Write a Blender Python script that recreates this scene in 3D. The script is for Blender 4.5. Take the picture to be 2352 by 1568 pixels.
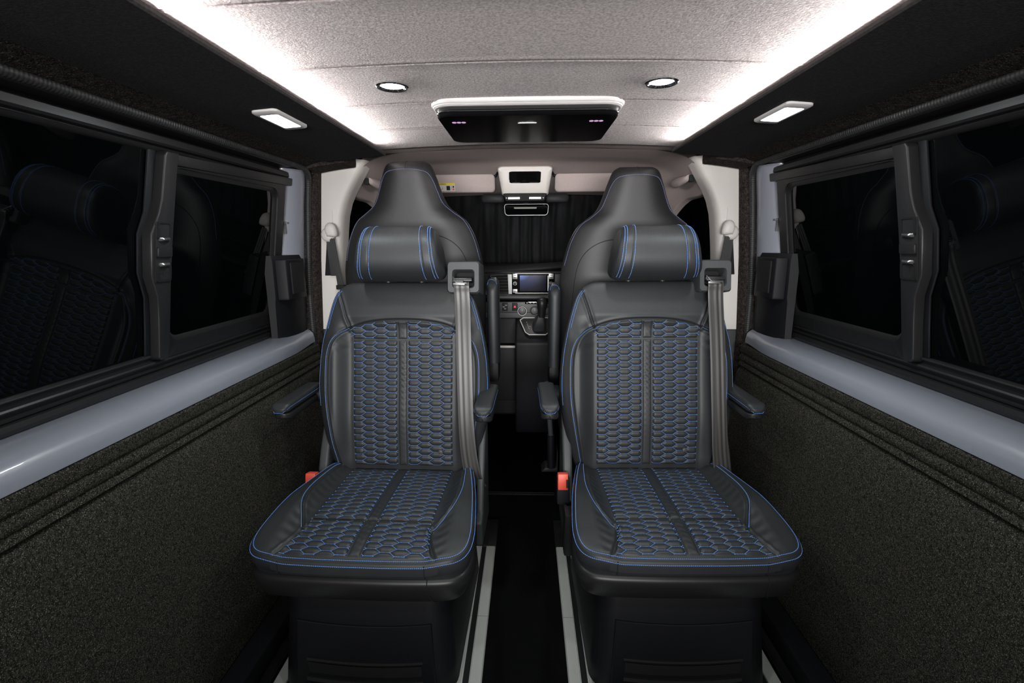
import bpy, bmesh, math, random
import numpy as np
from mathutils import Matrix, Vector
random.seed(7); np.random.seed(7)
for o in list(bpy.data.objects): bpy.data.objects.remove(o)
S = bpy.context.scene
COL = S.collection

# ------------------------------------------------------------------ camera
F, ROLL = 1100.0, math.radians(0.3)
def unroll(x, y):
    a, b = x-1176, y-784
    return a*math.cos(ROLL)-b*math.sin(ROLL), a*math.sin(ROLL)+b*math.cos(ROLL)
vx, vy = unroll(1210, 552)
yaw = math.atan(vx/F); pitch = math.atan(-vy/math.hypot(F, vx))
fw = Vector((-math.sin(yaw)*math.cos(pitch), math.cos(yaw)*math.cos(pitch), -math.sin(pitch)))
rt = Vector((math.cos(yaw), math.sin(yaw), 0)); up = rt.cross(fw)
ri = rt*math.cos(ROLL)-up*math.sin(ROLL); ui = rt*math.sin(ROLL)+up*math.cos(ROLL)
cd = bpy.data.cameras.new('camera'); cam = bpy.data.objects.new('camera', cd); COL.objects.link(cam)
cd.sensor_width = 36; cd.lens = F/2352*36; cd.clip_start = 0.02
M = Matrix.Identity(4)
for i in range(3): M[i][0] = ri[i]; M[i][1] = ui[i]; M[i][2] = -fw[i]
M[0][3], M[1][3], M[2][3] = 0, 0, 1.17
cam.matrix_world = M; S.camera = cam

# ------------------------------------------------------------------ world, colour
w = bpy.data.worlds.new('world'); S.world = w; w.use_nodes = True
w.node_tree.nodes['Background'].inputs[0].default_value = (0.004, 0.006, 0.008, 1)
w.node_tree.nodes['Background'].inputs[1].default_value = 0.4
S.view_settings.view_transform = 'Standard'; S.view_settings.look = 'None'
S.view_settings.gamma = 1; S.view_settings.use_curve_mapping = False
S.view_settings.exposure = 0.0
LED_POWER = 105.0; LAMP_POWER = 14.0; SPOT_W = 1.5; REAR_W = 9.5

def area_light(name, loc, size, watts, col=(1, .98, .96), rot=(0, 0, 0), sy=None, spread=None):
    l = bpy.data.lights.new(name, 'AREA'); l.energy = watts; l.color = col; l.size = size
    if sy: l.shape = 'RECTANGLE'; l.size_y = sy
    if spread: l.spread = spread
    o = bpy.data.objects.new(name, l); o.location = loc; o.rotation_euler = rot; COL.objects.link(o); return o

area_light('rear_fill_light', (0, -1.30, 1.10), 1.3, REAR_W, (1, .98, .97), (math.radians(90), 0, 0), sy=.40, spread=math.radians(55))  # added fill light behind the camera, brightens seat backs and pillars

# ------------------------------------------------------------------ materials
def mat(name, col, rough=.5, metal=0, spec=.5, noise=None, bump=None, emit=None, coat=0, sheen=0, speck=None, ior=1.5):
    m = bpy.data.materials.new(name); m.use_nodes = True
    nt = m.node_tree; b = nt.nodes['Principled BSDF']; L = nt.links.new
    b.inputs['Base Color'].default_value = (*col, 1); b.inputs['Roughness'].default_value = rough
    b.inputs['Metallic'].default_value = metal; b.inputs['Specular IOR Level'].default_value = spec
    b.inputs['Coat Weight'].default_value = coat; b.inputs['IOR'].default_value = ior
    if sheen: b.inputs['Sheen Weight'].default_value = sheen
    if emit: b.inputs['Emission Color'].default_value = (*emit[0], 1); b.inputs['Emission Strength'].default_value = emit[1]
    tc = nt.nodes.new('ShaderNodeTexCoord')
    def nz(scale, detail=3, stretch=None, rg=.55):
        n = nt.nodes.new('ShaderNodeTexNoise'); n.inputs['Scale'].default_value = scale
        n.inputs['Detail'].default_value = detail; n.inputs['Roughness'].default_value = rg
        if stretch:
            mp = nt.nodes.new('ShaderNodeMapping'); mp.inputs['Scale'].default_value = stretch
            L(tc.outputs['Object'], mp.inputs[0]); L(mp.outputs[0], n.inputs['Vector'])
        else: L(tc.outputs['Object'], n.inputs['Vector'])
        return n
    if noise:                                   # (scale, col2, lo, hi[, stretch])
        n = nz(noise[0], 4, noise[4] if len(noise) > 4 else None)
        r = nt.nodes.new('ShaderNodeValToRGB'); r.color_ramp.elements[0].position = noise[2]; r.color_ramp.elements[1].position = noise[3]
        r.color_ramp.elements[0].color = (*col, 1); r.color_ramp.elements[1].color = (*noise[1], 1)
        L(n.outputs[0], r.inputs[0]); out = r.outputs[0]
        if speck:                               # (scale, colour, lo, hi) lighter fibres mixed in
            n2 = nz(speck[0], 2); r2 = nt.nodes.new('ShaderNodeMapRange')
            r2.inputs[1].default_value = speck[2]; r2.inputs[2].default_value = speck[3]
            L(n2.outputs[0], r2.inputs[0]); mx = nt.nodes.new('ShaderNodeMix'); mx.data_type = 'RGBA'
            L(r2.outputs[0], mx.inputs[0]); L(out, mx.inputs[6]); mx.inputs[7].default_value = (*speck[1], 1); out = mx.outputs[2]
        L(out, b.inputs['Base Color'])
    if bump:                                    # (scale, strength, distance[, detail, rough])
        n = nz(bump[0], bump[3] if len(bump) > 3 else 3); bp = nt.nodes.new('ShaderNodeBump')
        bp.inputs['Strength'].default_value = bump[1]; bp.inputs['Distance'].default_value = bump[2]
        L(n.outputs[0], bp.inputs['Height']); L(bp.outputs[0], b.inputs['Normal'])
    return m
MT = dict(
    leather=mat('black_leather', (.021, .023, .025), .46, spec=.38, noise=(9, (.026, .028, .030), .3, .7), bump=(420, .16, .0012, 4)),
    leather2=mat('grained_leather', (.019, .019, .0205), .46, spec=.45, bump=(520, .25, .001, 4)),
    thread=mat('blue_thread', (.12, .31, .82), .55, sheen=.3),
    thread_pale=mat('pale_blue_thread', (.25, .32, .62), .55, sheen=.3),
    seam=mat('black_and_hollow_shade', (.006, .006, .007), .8),  # near-black for seams and black parts, and for shade painted into hollows
    suede=mat('grey_suede', (.30, .265, .26), .95, spec=.1, noise=(210, (.60, .54, .535), .34, .66), bump=(260, .55, .003, 4), sheen=.2),
    darksuede=mat('charcoal_suede', (.034, .032, .033), .95, spec=.08, noise=(200, (.052, .049, .050), .4, .7), bump=(350, .3, .002)),
    carpet=mat('charcoal_carpet', (.012, .012, .011), .95, spec=.08, noise=(190, (.048, .046, .038), .40, .68), speck=(560, (.26, .25, .20), .56, .72), bump=(400, .7, .004, 4)),
    browncarpet=mat('dark_lining_carpet', (.018, .015, .014), .95, spec=.08, noise=(90, (.056, .046, .042), .4, .7), speck=(420, (.24, .20, .185), .58, .73), bump=(240, .6, .004, 4)),
    floorcarpet=mat('black_floor_carpet', (.004, .004, .004), .95, spec=.05, noise=(300, (.008, .008, .008), .4, .7), bump=(300, .4, .003)),
    paint=mat('blue_grey_paint', (.270, .285, .335), .30, spec=.5, coat=.6, noise=(3, (.280, .295, .345), .3, .7)),
    plastic=mat('black_plastic', (.016, .016, .017), .42, spec=.5, bump=(900, .12, .0006)),
    satin=mat('satin_black_plastic', (.014, .014, .015), .40, spec=.5, bump=(900, .06, .0005)),
    dullplastic=mat('matt_black_plastic', (.0065, .007, .009), .55, spec=.3, bump=(700, .1, .0006)),
    greyplastic=mat('dark_grey_plastic', (.045, .048, .050), .5, spec=.45, bump=(900, .15, .0006)),
    rubber=mat('black_rubber', (.028, .028, .029), .5, bump=(500, .1, .0006)),
    beige=mat('warm_beige_plastic', (.70, .665, .63), .55, noise=(6, (.72, .685, .65), .3, .7), bump=(700, .08, .0005)),
    headliner=mat('beige_headliner_cloth', (.44, .375, .36), .95, spec=.15, noise=(150, (.465, .40, .385), .35, .7), bump=(350, .15, .0012)),
    silver=mat('brushed_aluminium', (.62, .63, .60), .45, metal=.1, noise=(60, (.70, .71, .68), .3, .7, (40, 1, 40)), bump=(300, .05, .0005)),
    chrome=mat('chrome', (.75, .75, .75), .12, metal=1, noise=(8, (.78, .78, .78), .4, .6)),
    steel=mat('dull_steel', (.22, .22, .22), .35, metal=.8, noise=(50, (.3, .3, .3), .3, .7)),
    glass=mat('night_dark_glass', (.0012, .0016, .0018), .02, spec=.5, ior=1.38, noise=(5, (.0014, .0020, .0022), .4, .6)),
    lid=mat('smooth_black_lid', (.003, .003, .0035), .22, spec=.2, ior=1.1, noise=(5, (.0035, .0035, .004), .4, .6)),
    gloss=mat('gloss_black', (.003, .003, .0035), .06, spec=.5, noise=(5, (.0035, .0035, .004), .4, .6)),
    red=mat('red_buckle_plastic', (.80, .085, .05), .4, spec=.5, noise=(10, (.84, .1, .06), .4, .6)),
    curtain=mat('black_curtain_cloth', (.014, .015, .016), .9, spec=.1, noise=(30, (.026, .027, .030), .4, .7, (1, 1, .1)), bump=(200, .3, .002)),
    white=mat('white_trim', (.72, .70, .69), .4, noise=(8, (.74, .72, .71), .4, .6)),
    framewhite=mat('pale_grey_frame', (.46, .45, .445), .4, noise=(8, (.48, .47, .465), .4, .6)),
    yellow=mat('yellow_label', (.75, .60, .03), .5, noise=(8, (.78, .62, .04), .4, .6)),
    paper=mat('white_label', (.62, .60, .58), .6, noise=(8, (.65, .62, .6), .4, .6)),
    mirror=mat('mirror_glass', (.5, .5, .5), .04, metal=1, noise=(5, (.52, .52, .52), .4, .6)),
    led=mat('led_strip_light', (1, 1, 1), .5, emit=((1, .955, .93), LED_POWER)),
    lamp=mat('white_lamp_lens', (1, 1, 1), .4, emit=((.93, .98, 1), LAMP_POWER)),
    spot=mat('downlight_lens', (1, 1, 1), .3, emit=((.90, 1, .99), LAMP_POWER*1.6)),
    reading=mat('reading_light_lens', (1, 1, 1), .4, emit=((1, .96, .88), 6.0)),
    purple=mat('dim_purple_led', (.2, .15, .2), .4, emit=((.62, .36, .62), 1.0)),
    hazard=mat('lit_red_triangle', (.6, .02, .03), .4, emit=((1, .03, .06), .5)),
    icon=mat('grey_printed_symbol', (.42, .42, .42), .6),
)
# seat belt webbing: woven stripes along its length (UV)
def web_mat():
    m = mat('grey_belt_webbing', (.10, .10, .10), .42, spec=.6); nt = m.node_tree; b = nt.nodes['Principled BSDF']; L = nt.links.new
    uv = nt.nodes.new('ShaderNodeUVMap'); sp = nt.nodes.new('ShaderNodeSeparateXYZ'); L(uv.outputs[0], sp.inputs[0])
    mt = nt.nodes.new('ShaderNodeMath'); mt.operation = 'MULTIPLY'; mt.inputs[1].default_value = 25.13; L(sp.outputs[0], mt.inputs[0])
    sn = nt.nodes.new('ShaderNodeMath'); sn.operation = 'COSINE'; L(mt.outputs[0], sn.inputs[0])
    r = nt.nodes.new('ShaderNodeMapRange'); r.inputs[1].default_value = -1; L(sn.outputs[0], r.inputs[0])
    mx = nt.nodes.new('ShaderNodeMix'); mx.data_type = 'RGBA'; mx.inputs[6].default_value = (.022, .021, .020, 1); mx.inputs[7].default_value = (.058, .056, .054, 1)
    L(r.outputs[0], mx.inputs[0]); L(mx.outputs[2], b.inputs['Base Color'])
    return m
MT['web'] = web_mat()
def screen_mat():       # a lit display: its own picture is a blue glow in one corner
    m = mat('lit_blue_display', (.003, .003, .005), .1); nt = m.node_tree; b = nt.nodes['Principled BSDF']; L = nt.links.new
    uv = nt.nodes.new('ShaderNodeUVMap'); g = nt.nodes.new('ShaderNodeVectorMath'); g.operation = 'DISTANCE'; g.inputs[1].default_value = (0.0, 1.0, 0)
    L(uv.outputs[0], g.inputs[0]); r = nt.nodes.new('ShaderNodeValToRGB'); e = r.color_ramp.elements
    e[0].position = 0; e[0].color = (.10, .20, .55, 1); e[1].position = .95; e[1].color = (.002, .002, .009, 1)
    x = e.new(.35); x.color = (.010, .018, .085, 1)
    L(g.outputs['Value'], r.inputs[0]); L(r.outputs[0], b.inputs['Emission Color']); b.inputs['Emission Strength'].default_value = 1
    return m
MT['screen'] = screen_mat()

# ------------------------------------------------------------------ object helpers
def tag(o, label=None, cat=None, group=None, kind=None):
    if label: o['label'] = label
    if cat: o['category'] = cat
    if group: o['group'] = group
    if kind: o['kind'] = kind
    return o
def empty(name, loc=(0, 0, 0), rz=0, **k):
    o = bpy.data.objects.new(name, None); o.empty_display_size = .05
    o.location = loc; o.rotation_euler = (0, 0, rz); COL.objects.link(o); return tag(o, **k)
def copy_tree(o, parent=None):
    c = o.copy(); COL.objects.link(c)
    if parent: c.parent = parent
    for ch in [x for x in o.children]: copy_tree(ch, c)
    return c

class MB:
    def __init__(s): s.V = []; s.F = []; s.n = 0; s.uv = None
    def add(s, V, Fs):
        V = np.asarray(V, float).reshape(-1, 3); s.V.append(V); s.F += [tuple(i+s.n for i in f) for f in Fs]; s.n += len(V); return s
    def box(s, c, d, R=None, taper=1):
        x, y, z = d[0]/2, d[1]/2, d[2]/2
        V = np.array([(-x, -y, -z), (x, -y, -z), (x, y, -z), (-x, y, -z), (-x*taper, -y*taper, z), (x*taper, -y*taper, z), (x*taper, y*taper, z), (-x*taper, y*taper, z)])
        if R is not None: V = V @ np.array(R).T
        return s.add(V+np.array(c), [(0, 3, 2, 1), (4, 5, 6, 7), (0, 1, 5, 4), (1, 2, 6, 5), (2, 3, 7, 6), (3, 0, 4, 7)])
    def bx(s, x0, x1, y0, y1, z0, z1): return s.box(((x0+x1)/2, (y0+y1)/2, (z0+z1)/2), (abs(x1-x0), abs(y1-y0), abs(z1-z0)))
    def loft(s, rings, closed=True, cap=True):
        R = [np.asarray(r, float) for r in rings]; n = len(R[0]); Fs = []
        for i in range(len(R)-1):
            for j in range(n if closed else n-1):
                a, b = i*n+j, i*n+(j+1) % n; Fs.append((a, b, b+n, a+n))
        if cap and closed: Fs.append(tuple(range(n-1, -1, -1))); Fs.append(tuple((len(R)-1)*n+k for k in range(n)))
        return s.add(np.concatenate(R), Fs)
    def prism(s, poly, axis, a, b):      # poly: 2D outline in the two other axes (in order)
        def ring(t):
            o = []
            for p, q in poly:
                o.append({'x': (t, p, q), 'y': (p, t, q), 'z': (p, q, t)}[axis])
            return o
        return s.loft([ring(a), ring(b)])
    def tube(s, path, r, n=10, cap=True):
        P = [Vector(p) for p in path]; rings = []; prev = None
        for i, p in enumerate(P):
            t = (P[min(i+1, len(P)-1)]-P[max(i-1, 0)]).normalized()
            u = prev if prev is not None else (Vector((0, 0, 1)) if abs(t.z) < .9 else Vector((1, 0, 0)))
            u = (u-t*u.dot(t)).normalized(); v = t.cross(u); prev = u
            rr = r[i] if hasattr(r, '__len__') else r
            rings.append([tuple(p+(u*math.cos(a)+v*math.sin(a))*rr) for a in [2*math.pi*k/n for k in range(n)]])
        return s.loft(rings, cap=cap)
    def lathe(s, prof, c=(0, 0, 0), axis=(0, 0, 1), n=32):   # prof: (radius, height)
        A = Vector(axis).normalized(); u = A.orthogonal().normalized(); v = A.cross(u); c = Vector(c); rings = []
        for r, h in prof:
            rings.append([tuple(c+A*h+(u*math.cos(a)+v*math.sin(a))*max(r, 1e-5)) for a in [2*math.pi*k/n for k in range(n)]])
        return s.loft(rings)
    def grid(s, G, flip=False):           # G: (m, n, 3)
        m, n = G.shape[:2]; idx = np.arange(m*n).reshape(m, n)
        q = np.stack([idx[:-1, :-1], idx[:-1, 1:], idx[1:, 1:], idx[1:, :-1]], -1).reshape(-1, 4)
        if flip: q = q[:, ::-1]
        return s.add(G.reshape(-1, 3), [tuple(int(k) for k in f) for f in q])
    def ellipsoid(s, c, d, n=16):
        rings = []
        for i in range(1, n):
            t = math.pi*i/n
            rings.append([(c[0]+d[0]*math.sin(t)*math.cos(a), c[1]+d[1]*math.sin(t)*math.sin(a), c[2]-d[2]*math.cos(t)) for a in [2*math.pi*k/(n*2) for k in range(n*2)]])
        return s.loft(rings)
    def build(s, name, m, parent=None, bevel=0, seg=2, angle=40, smooth=True, uv=None, **k):
        me = bpy.data.meshes.new(name); V = np.concatenate(s.V)
        me.from_pydata(V.tolist(), [], s.F); me.update()
        bm = bmesh.new(); bm.from_mesh(me)
        bmesh.ops.recalc_face_normals(bm, faces=bm.faces)
        if bevel:
            ed = [e for e in bm.edges if len(e.link_faces) == 2 and e.calc_face_angle(0) > math.radians(30)]
            bmesh.ops.bevel(bm, geom=ed, offset=bevel, segments=seg, profile=.6, affect='EDGES', clamp_overlap=True)
        bm.to_mesh(me); bm.free()
        if smooth:
            me.shade_smooth(); me.set_sharp_from_angle(angle=math.radians(angle))
        if uv is not None:
            ul = me.uv_layers.new(name='uv'); vi = np.empty(len(me.loops), dtype=np.int32); me.loops.foreach_get('vertex_index', vi)
            ul.data.foreach_set('uv', np.asarray(uv, dtype=np.float32)[vi].ravel())
        me.materials.append(MT[m] if isinstance(m, str) else m)
        o = bpy.data.objects.new(name, me); COL.objects.link(o)
        if parent: o.parent = parent
        return tag(o, **k)

def rrect(w, h, r, n=5, cx=0, cy=0):
    o = []
    for sx, sy, a0 in ((1, 1, 0), (-1, 1, 90), (-1, -1, 180), (1, -1, 270)):
        for k in range(n+1):
            a = math.radians(a0+90*k/n); o.append((cx+sx*(w/2-r)+r*math.cos(a), cy+sy*(h/2-r)+r*math.sin(a)))
    return o
def cr(pts, n=12):        # Catmull-Rom through points
    P = [np.array(p, float) for p in pts]; P = [2*P[0]-P[1]]+P+[2*P[-1]-P[-2]]; o = []
    for i in range(1, len(P)-2):
        for k in range(n):
            t = k/n; o.append(.5*((2*P[i])+(-P[i-1]+P[i+1])*t+(2*P[i-1]-5*P[i]+4*P[i+1]-P[i+2])*t*t+(-P[i-1]+3*P[i]-3*P[i+1]+P[i+2])*t**3))
    o.append(P[-2]); return np.array(o)
def sstep(x, a, b):
    t = np.clip((x-a)/(b-a), 0, 1); return t*t*(3-2*t)
def polydist(X, Y, pts):
    pts = np.asarray(pts, float)[:, :2]; best = np.full(X.shape, 9.)
    for a, b in zip(pts[:-1], pts[1:]):
        d = b-a; L2 = max(d@d, 1e-12); t = np.clip(((X-a[0])*d[0]+(Y-a[1])*d[1])/L2, 0, 1)
        best = np.minimum(best, np.hypot(X-a[0]-t*d[0], Y-a[1]-t*d[1]))
    return best
def dash(mb, a, b, nrm, wd=.0011, h=.0007):
    a, b, nrm = np.array(a), np.array(b), np.array(nrm); t = b-a; L = np.linalg.norm(t)
    if L < 1e-6: return
    t = t/L; sd = np.cross(nrm, t); sd /= max(np.linalg.norm(sd), 1e-9); sd = sd*wd/2; q = t*L*.22
    V = [a-sd, a+sd, b+sd, b-sd, a+q-sd*.55+nrm*h, a+q+sd*.55+nrm*h, b-q+sd*.55+nrm*h, b-q-sd*.55+nrm*h]
    mb.add(V, [(4, 5, 6, 7), (0, 1, 5, 4), (1, 2, 6, 5), (2, 3, 7, 6), (3, 0, 4, 7)])
def stitch_line(mb, surf, path, pitch=.0042, ln=.0031, wd=.0012, h=.0008, off=.0002, keep=None):
    """path: 2D points in the surface's own coordinates; surf(x,y)->3D point array"""
    P = np.asarray(path, float); X3 = surf(P[:, 0], P[:, 1]); seg = np.linalg.norm(np.diff(X3, axis=0), axis=1)
    cum = np.concatenate([[0], np.cumsum(seg)]); tot = cum[-1]; n = int(tot/pitch)
    if n < 1: return
    s0 = (np.arange(n)+.5)*tot/n
    def at(s): return np.stack([np.interp(s, cum, P[:, 0]), np.interp(s, cum, P[:, 1])], -1)
    A, B, C0 = at(s0-ln/2), at(s0+ln/2), at(s0)
    e = 5e-4; a3, b3 = surf(A[:, 0], A[:, 1]), surf(B[:, 0], B[:, 1])
    dx = surf(C0[:, 0]+e, C0[:, 1])-surf(C0[:, 0]-e, C0[:, 1]); dy = surf(C0[:, 0], C0[:, 1]+e)-surf(C0[:, 0], C0[:, 1]-e)
    N = np.cross(dx, dy); N /= np.maximum(np.linalg.norm(N, axis=1), 1e-9)[:, None]
    for i in range(n):
        if keep is not None and not keep(C0[i, 0], C0[i, 1]): continue
        dash(mb, a3[i]+N[i]*off, b3[i]+N[i]*off, N[i], wd, h)

# ------------------------------------------------------------------ hexagon quilting
CX, HY, FH = .0372, .01065, .0112        # column pitch, half height, half flat edge
TH = CX-FH
SL = math.hypot(HY, TH-FH)
def hexd(x, y):
    """distance from the nearest quilting line"""
    best = np.full(np.shape(x), -1.)
    i0 = np.round(x/CX)
    for di in (-1, 0, 1):
        i = i0+di; off = (np.mod(i, 2))*HY; j = np.round((y-off)/(2*HY))
        for dj in (-1, 0, 1):
            dx = np.abs(x-i*CX); dy = np.abs(y-off-(j+dj)*2*HY)
            e = np.minimum(HY-dy, (HY*(TH-FH)-(dx-FH)*HY-dy*(TH-FH))/SL); best = np.maximum(best, e)
    return np.maximum(best, 0)
def puff(x, y, h=.0040): e = hexd(x, y); return h*(1-np.exp(-e/.0034))
def quilt_stitches(mb, surf, x0, x1, y0, y1, inside, gx=0, gy=0):
    """surf(x,y) gives the panel surface at the bottom of the quilting; gx, gy the pattern origin"""
    for i in range(int(math.floor((x0-gx)/CX))-1, int(math.ceil((x1-gx)/CX))+2):
        for j in range(int(math.floor((y0-gy)/(2*HY)))-1, int(math.ceil((y1-gy)/(2*HY)))+2):
            cx, cy = gx+i*CX, gy+j*2*HY+(i % 2)*HY
            for a, b, n in (((cx-FH, cy+HY), (cx+FH, cy+HY), 6), ((cx+FH, cy+HY), (cx+TH, cy), 5), ((cx-FH, cy+HY), (cx-TH, cy), 5)):
                mid = ((a[0]+b[0])/2, (a[1]+b[1])/2)
                if not (x0-.02 < mid[0] < x1+.02 and y0-.02 < mid[1] < y1+.02): continue
                L = math.hypot(b[0]-a[0], b[1]-a[1])
                stitch_line(mb, surf, [a, b], pitch=L/n-1e-6, ln=L/n*.70, wd=.0012, h=.0010, off=.0003, keep=inside)

# =================================================================== CAPTAIN SEAT
RHO = math.radians(9)
BO = np.array([0, .01, .45]); BU = np.array([0, math.sin(RHO), math.cos(RHO)]); BN = np.array([0, -math.cos(RHO), math.sin(RHO)])
def BP(x, s, d): x, s, d = np.broadcast_arrays(np.asarray(x, float), s, d); return BO+x[..., None]*np.array([1., 0, 0])+s[..., None]*BU+d[..., None]*BN
BS = [-.03, 0, .085, .184, .28, .384, .468, .545, .575, .590, .598]
BW = [.215, .228, .256, .274, .279, .270, .252, .229, .208, .188, .165]
def bhw(s): return np.interp(s, *smooth_tab)
_ss = np.linspace(-.03, .598, 200); _c = cr(list(zip(BS, BW)), 20); smooth_tab = (_c[:, 0], _c[:, 1])
DM = -.012
SEAM_TOP = [cr([(sg*.214, .578), (sg*.196, .53), (sg*.182, .485), (sg*.170, .452)]) for sg in (-1, 1)]
SEAM_BOL = [cr([(sg*.171, .452), (sg*.200, .436), (sg*.225, .408), (sg*.240, .36), (sg*.243, .285), (sg*.240, .21), (sg*.226, .11), (sg*.206, .0)]) for sg in (-1, 1)]
ARCH = cr([(-.170, .452), (-.12, .468), (-.06, .477), (0, .479), (.06, .477), (.12, .468), (.170, .452)])
def bcore(x, s):
    u = np.clip(np.abs(x)/bhw(s), 0, 1); E = (1-u**5)**.45
    v = np.clip((s-.545)/.053, 0, 1); G = (1-v**3.2)**.5*.97+.03
    vb = np.clip((.03-s)/.06, 0, 1); G = G*(1-.5*vb**2)
    bol = .034*sstep(np.abs(x), .168, .226)*(1-sstep(s, .40, .50))*(.55+.45*sstep(s, -.02, .1))
    lumb = .010*np.exp(-((s-.16)/.12)**2)
    top = .012*sstep(s, .44, .50)-.012*np.clip((s-.49)/.10, 0, 1.1)
    return DM+(np.maximum(bol, 0)+lumb+top-DM)*E*G
def bfront(x, s):
    d = bcore(x, s)
    for L in SEAM_TOP+SEAM_BOL+[ARCH]:
        r = polydist(x, s, L[::3]); d = d-.0045*np.exp(-(r/.0028)**2)+.0016*np.exp(-((r-.007)/.005)**2)
    wr = .0011*np.sin(s*190+np.sin(x*60)*1.5)*np.exp(-((np.abs(x)-.195)/.02)**2)*np.exp(-((s-.40)/.03)**2)
    return d+wr
def bsurf(x, s): return BP(x, s, bfront(np.asarray(x), np.asarray(s)))
def panel(parent, name, surf0, nrm, x0, x1, ylo, yhi, gx, gy, quilt=True, step=.0014, lift=.0015):
    """cushion panel over surf0(x,y): x0,x1 may be functions of v; ylo,yhi functions of x"""
    nx = int((x1(0)-x0(0))/step); ny = max(int((np.max(yhi(np.array([0., .1])))-np.min(ylo(np.array([0.]))))/step), 6)
    U, Vv = np.meshgrid(np.linspace(0, 1, nx), np.linspace(0, 1, ny))
    Xa = x0(Vv)+(x1(Vv)-x0(Vv))*U; Ya = ylo(Xa)+(yhi(Xa)-ylo(Xa))*Vv
    wX = (x1(Vv)-x0(Vv)); wY = yhi(Xa)-ylo(Xa)
    b = np.minimum(np.minimum(U, 1-U)*wX, np.minimum(Vv, 1-Vv)*wY)
    edge = 1-np.exp(-b/.003)
    h = lift*edge-.004*np.exp(-b/.0018)
    if quilt: h = h+puff(Xa-gx, Ya-gy)*edge
    else: h = h+.0018*edge+.0006*np.sin(Ya*330+np.sin(Xa*300))*edge*np.exp(-np.abs(np.abs(Ya)-.3)/.1)
    G = surf0(Xa, Ya)+nrm*h[..., None]
    mb = MB(); mb.grid(G)
    # skirt so the panel is a closed pad
    o = mb.build(name, 'leather', parent, angle=180)
    return o
def make_seat():
    root = empty('captain_seat')
    # ---- backrest body
    ns, nx = 330, 300
    sv = np.linspace(-.03, .598, ns); rows = []
    tt = np.linspace(-1, 1, nx); un = np.sin(tt*math.pi/2)*.35+tt*.65
    X = un[None, :]*bhw(sv)[:, None]; Sg = np.repeat(sv[:, None], nx, 1)
    front = BP(X, Sg, bfront(X, Sg))
    nb = 60; tb = np.sin(np.linspace(1, -1, nb)*math.pi/2)[1:-1]
    Xb = tb[None, :]*bhw(sv)[:, None]; Sb = np.repeat(sv[:, None], nb-2, 1)
    u = np.abs(tb)[None, :]; v = np.clip((Sb-.50)/.098, 0, 1)
    back = BP(Xb, Sb, DM-.11*(1-u**5)**.45*((1-v**3.2)**.5*.97+.03))
    mb = MB(); mb.loft(list(np.concatenate([front, back], 1)))
    body = mb.build('backrest', 'leather', root, angle=180)
    # ---- quilted panels
    up_lo = lambda x: np.full(np.shape(x), .4165); up_hi = lambda x: np.interp(x, ARCH[:, 0], ARCH[:, 1])-.002
    mn_lo = lambda x: np.full(np.shape(x), .006); mn_hi = lambda x: np.full(np.shape(x), .4145)
    for sg in (-1, 1):
        c = lambda a: (lambda v: np.full(np.shape(v), a)+0.)
        xi, xo = sg*.0165, sg*.162
        x0, x1 = (c(xi), c(xo)) if sg > 0 else (c(xo), c(xi))
        gx, gy = sg*.0345, .405
        pm = panel(root, 'quilted_back_panel', bsurf, BN, x0, x1, mn_lo, mn_hi, gx, gy)
        st = MB(); bot = lambda x, s: bsurf(x, s)+BN*.0017
        quilt_stitches(st, bot, min(xi, xo), max(xi, xo), .006, .4145, lambda x, s: min(xi, xo)+.002 < x < max(xi, xo)-.002 and .010 < s < .412, gx, gy)
        st.build('stitching', 'thread', pm, smooth=False)
        xo2 = sg*.170; x0, x1 = (c(xi), lambda v: .160+.010*v) if sg > 0 else (lambda v: -.160-.010*v, c(xi))
        pu = panel(root, 'quilted_upper_panel', bsurf, BN, x0, x1, up_lo, up_hi, gx, gy+.006)
        st = MB()
        quilt_stitches(st, bot, min(xi, xo2), max(xi, xo2), .4165, .479, lambda x, s: min(xi, xo2)+.002 < x < max(xi, xo2)-.003 and .419 < s < np.interp(x, ARCH[:, 0], ARCH[:, 1])-.003, gx, gy+.006)
        st.build('stitching', 'thread', pu, smooth=False)
    c = lambda a: (lambda v: np.full(np.shape(v), a)+0.)
    panel(root, 'centre_strip', bsurf, BN, c(-.0150), c(.0150), mn_lo, mn_hi, 0, 0, quilt=False)
    panel(root, 'centre_strip', bsurf, BN, c(-.0160), c(.0160), up_lo, lambda x: up_hi(x), 0, 0, quilt=False)
    for k, sg in enumerate((-1, 1)):
        st = MB(); L = SEAM_BOL[k].copy(); L[:, 0] += sg*.0045; stitch_line(st, bsurf, L if sg > 0 else L[::-1], wd=.0013); st.build('seam_stitching', 'thread', root, smooth=False); st = MB()
        ed = cr([(sg*(float(bhw(s))-.006-.002*q), s) for s in (.20, .26, .32, .38, .44, .50, .55, .57) for q in (0,)])
        stitch_line(st, bsurf, ed if sg > 0 else ed[::-1], wd=.0013)
        st.build('seam_stitching', 'thread', root, smooth=False); st = MB()
        ed = cr([(sg*(float(bhw(s))-.012), s) for s in (.45, .50, .55, .572)])
        stitch_line(st, bsurf, ed if sg > 0 else ed[::-1], wd=.0013)
        st.build('seam_stitching', 'thread', root, smooth=False)
    for x in (-.137, .122):
        mb = MB(); p = bsurf(np.array([x]), np.array([.055]))[0]
        mb.lathe([(.0075, 0), (.0072, .004), (.004, .0052), (0, .0054)], p+BN*.003, BN, 20); mb.build('back_button', 'greyplastic', root)
    # ---- headrest roll
    mb = MB(); rings = []; hx = .125
    def seam_dent(x):
        return sum(math.exp(-((x-q)/.0022)**2) for q in (-.106, -.080, .080, .106))
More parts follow.
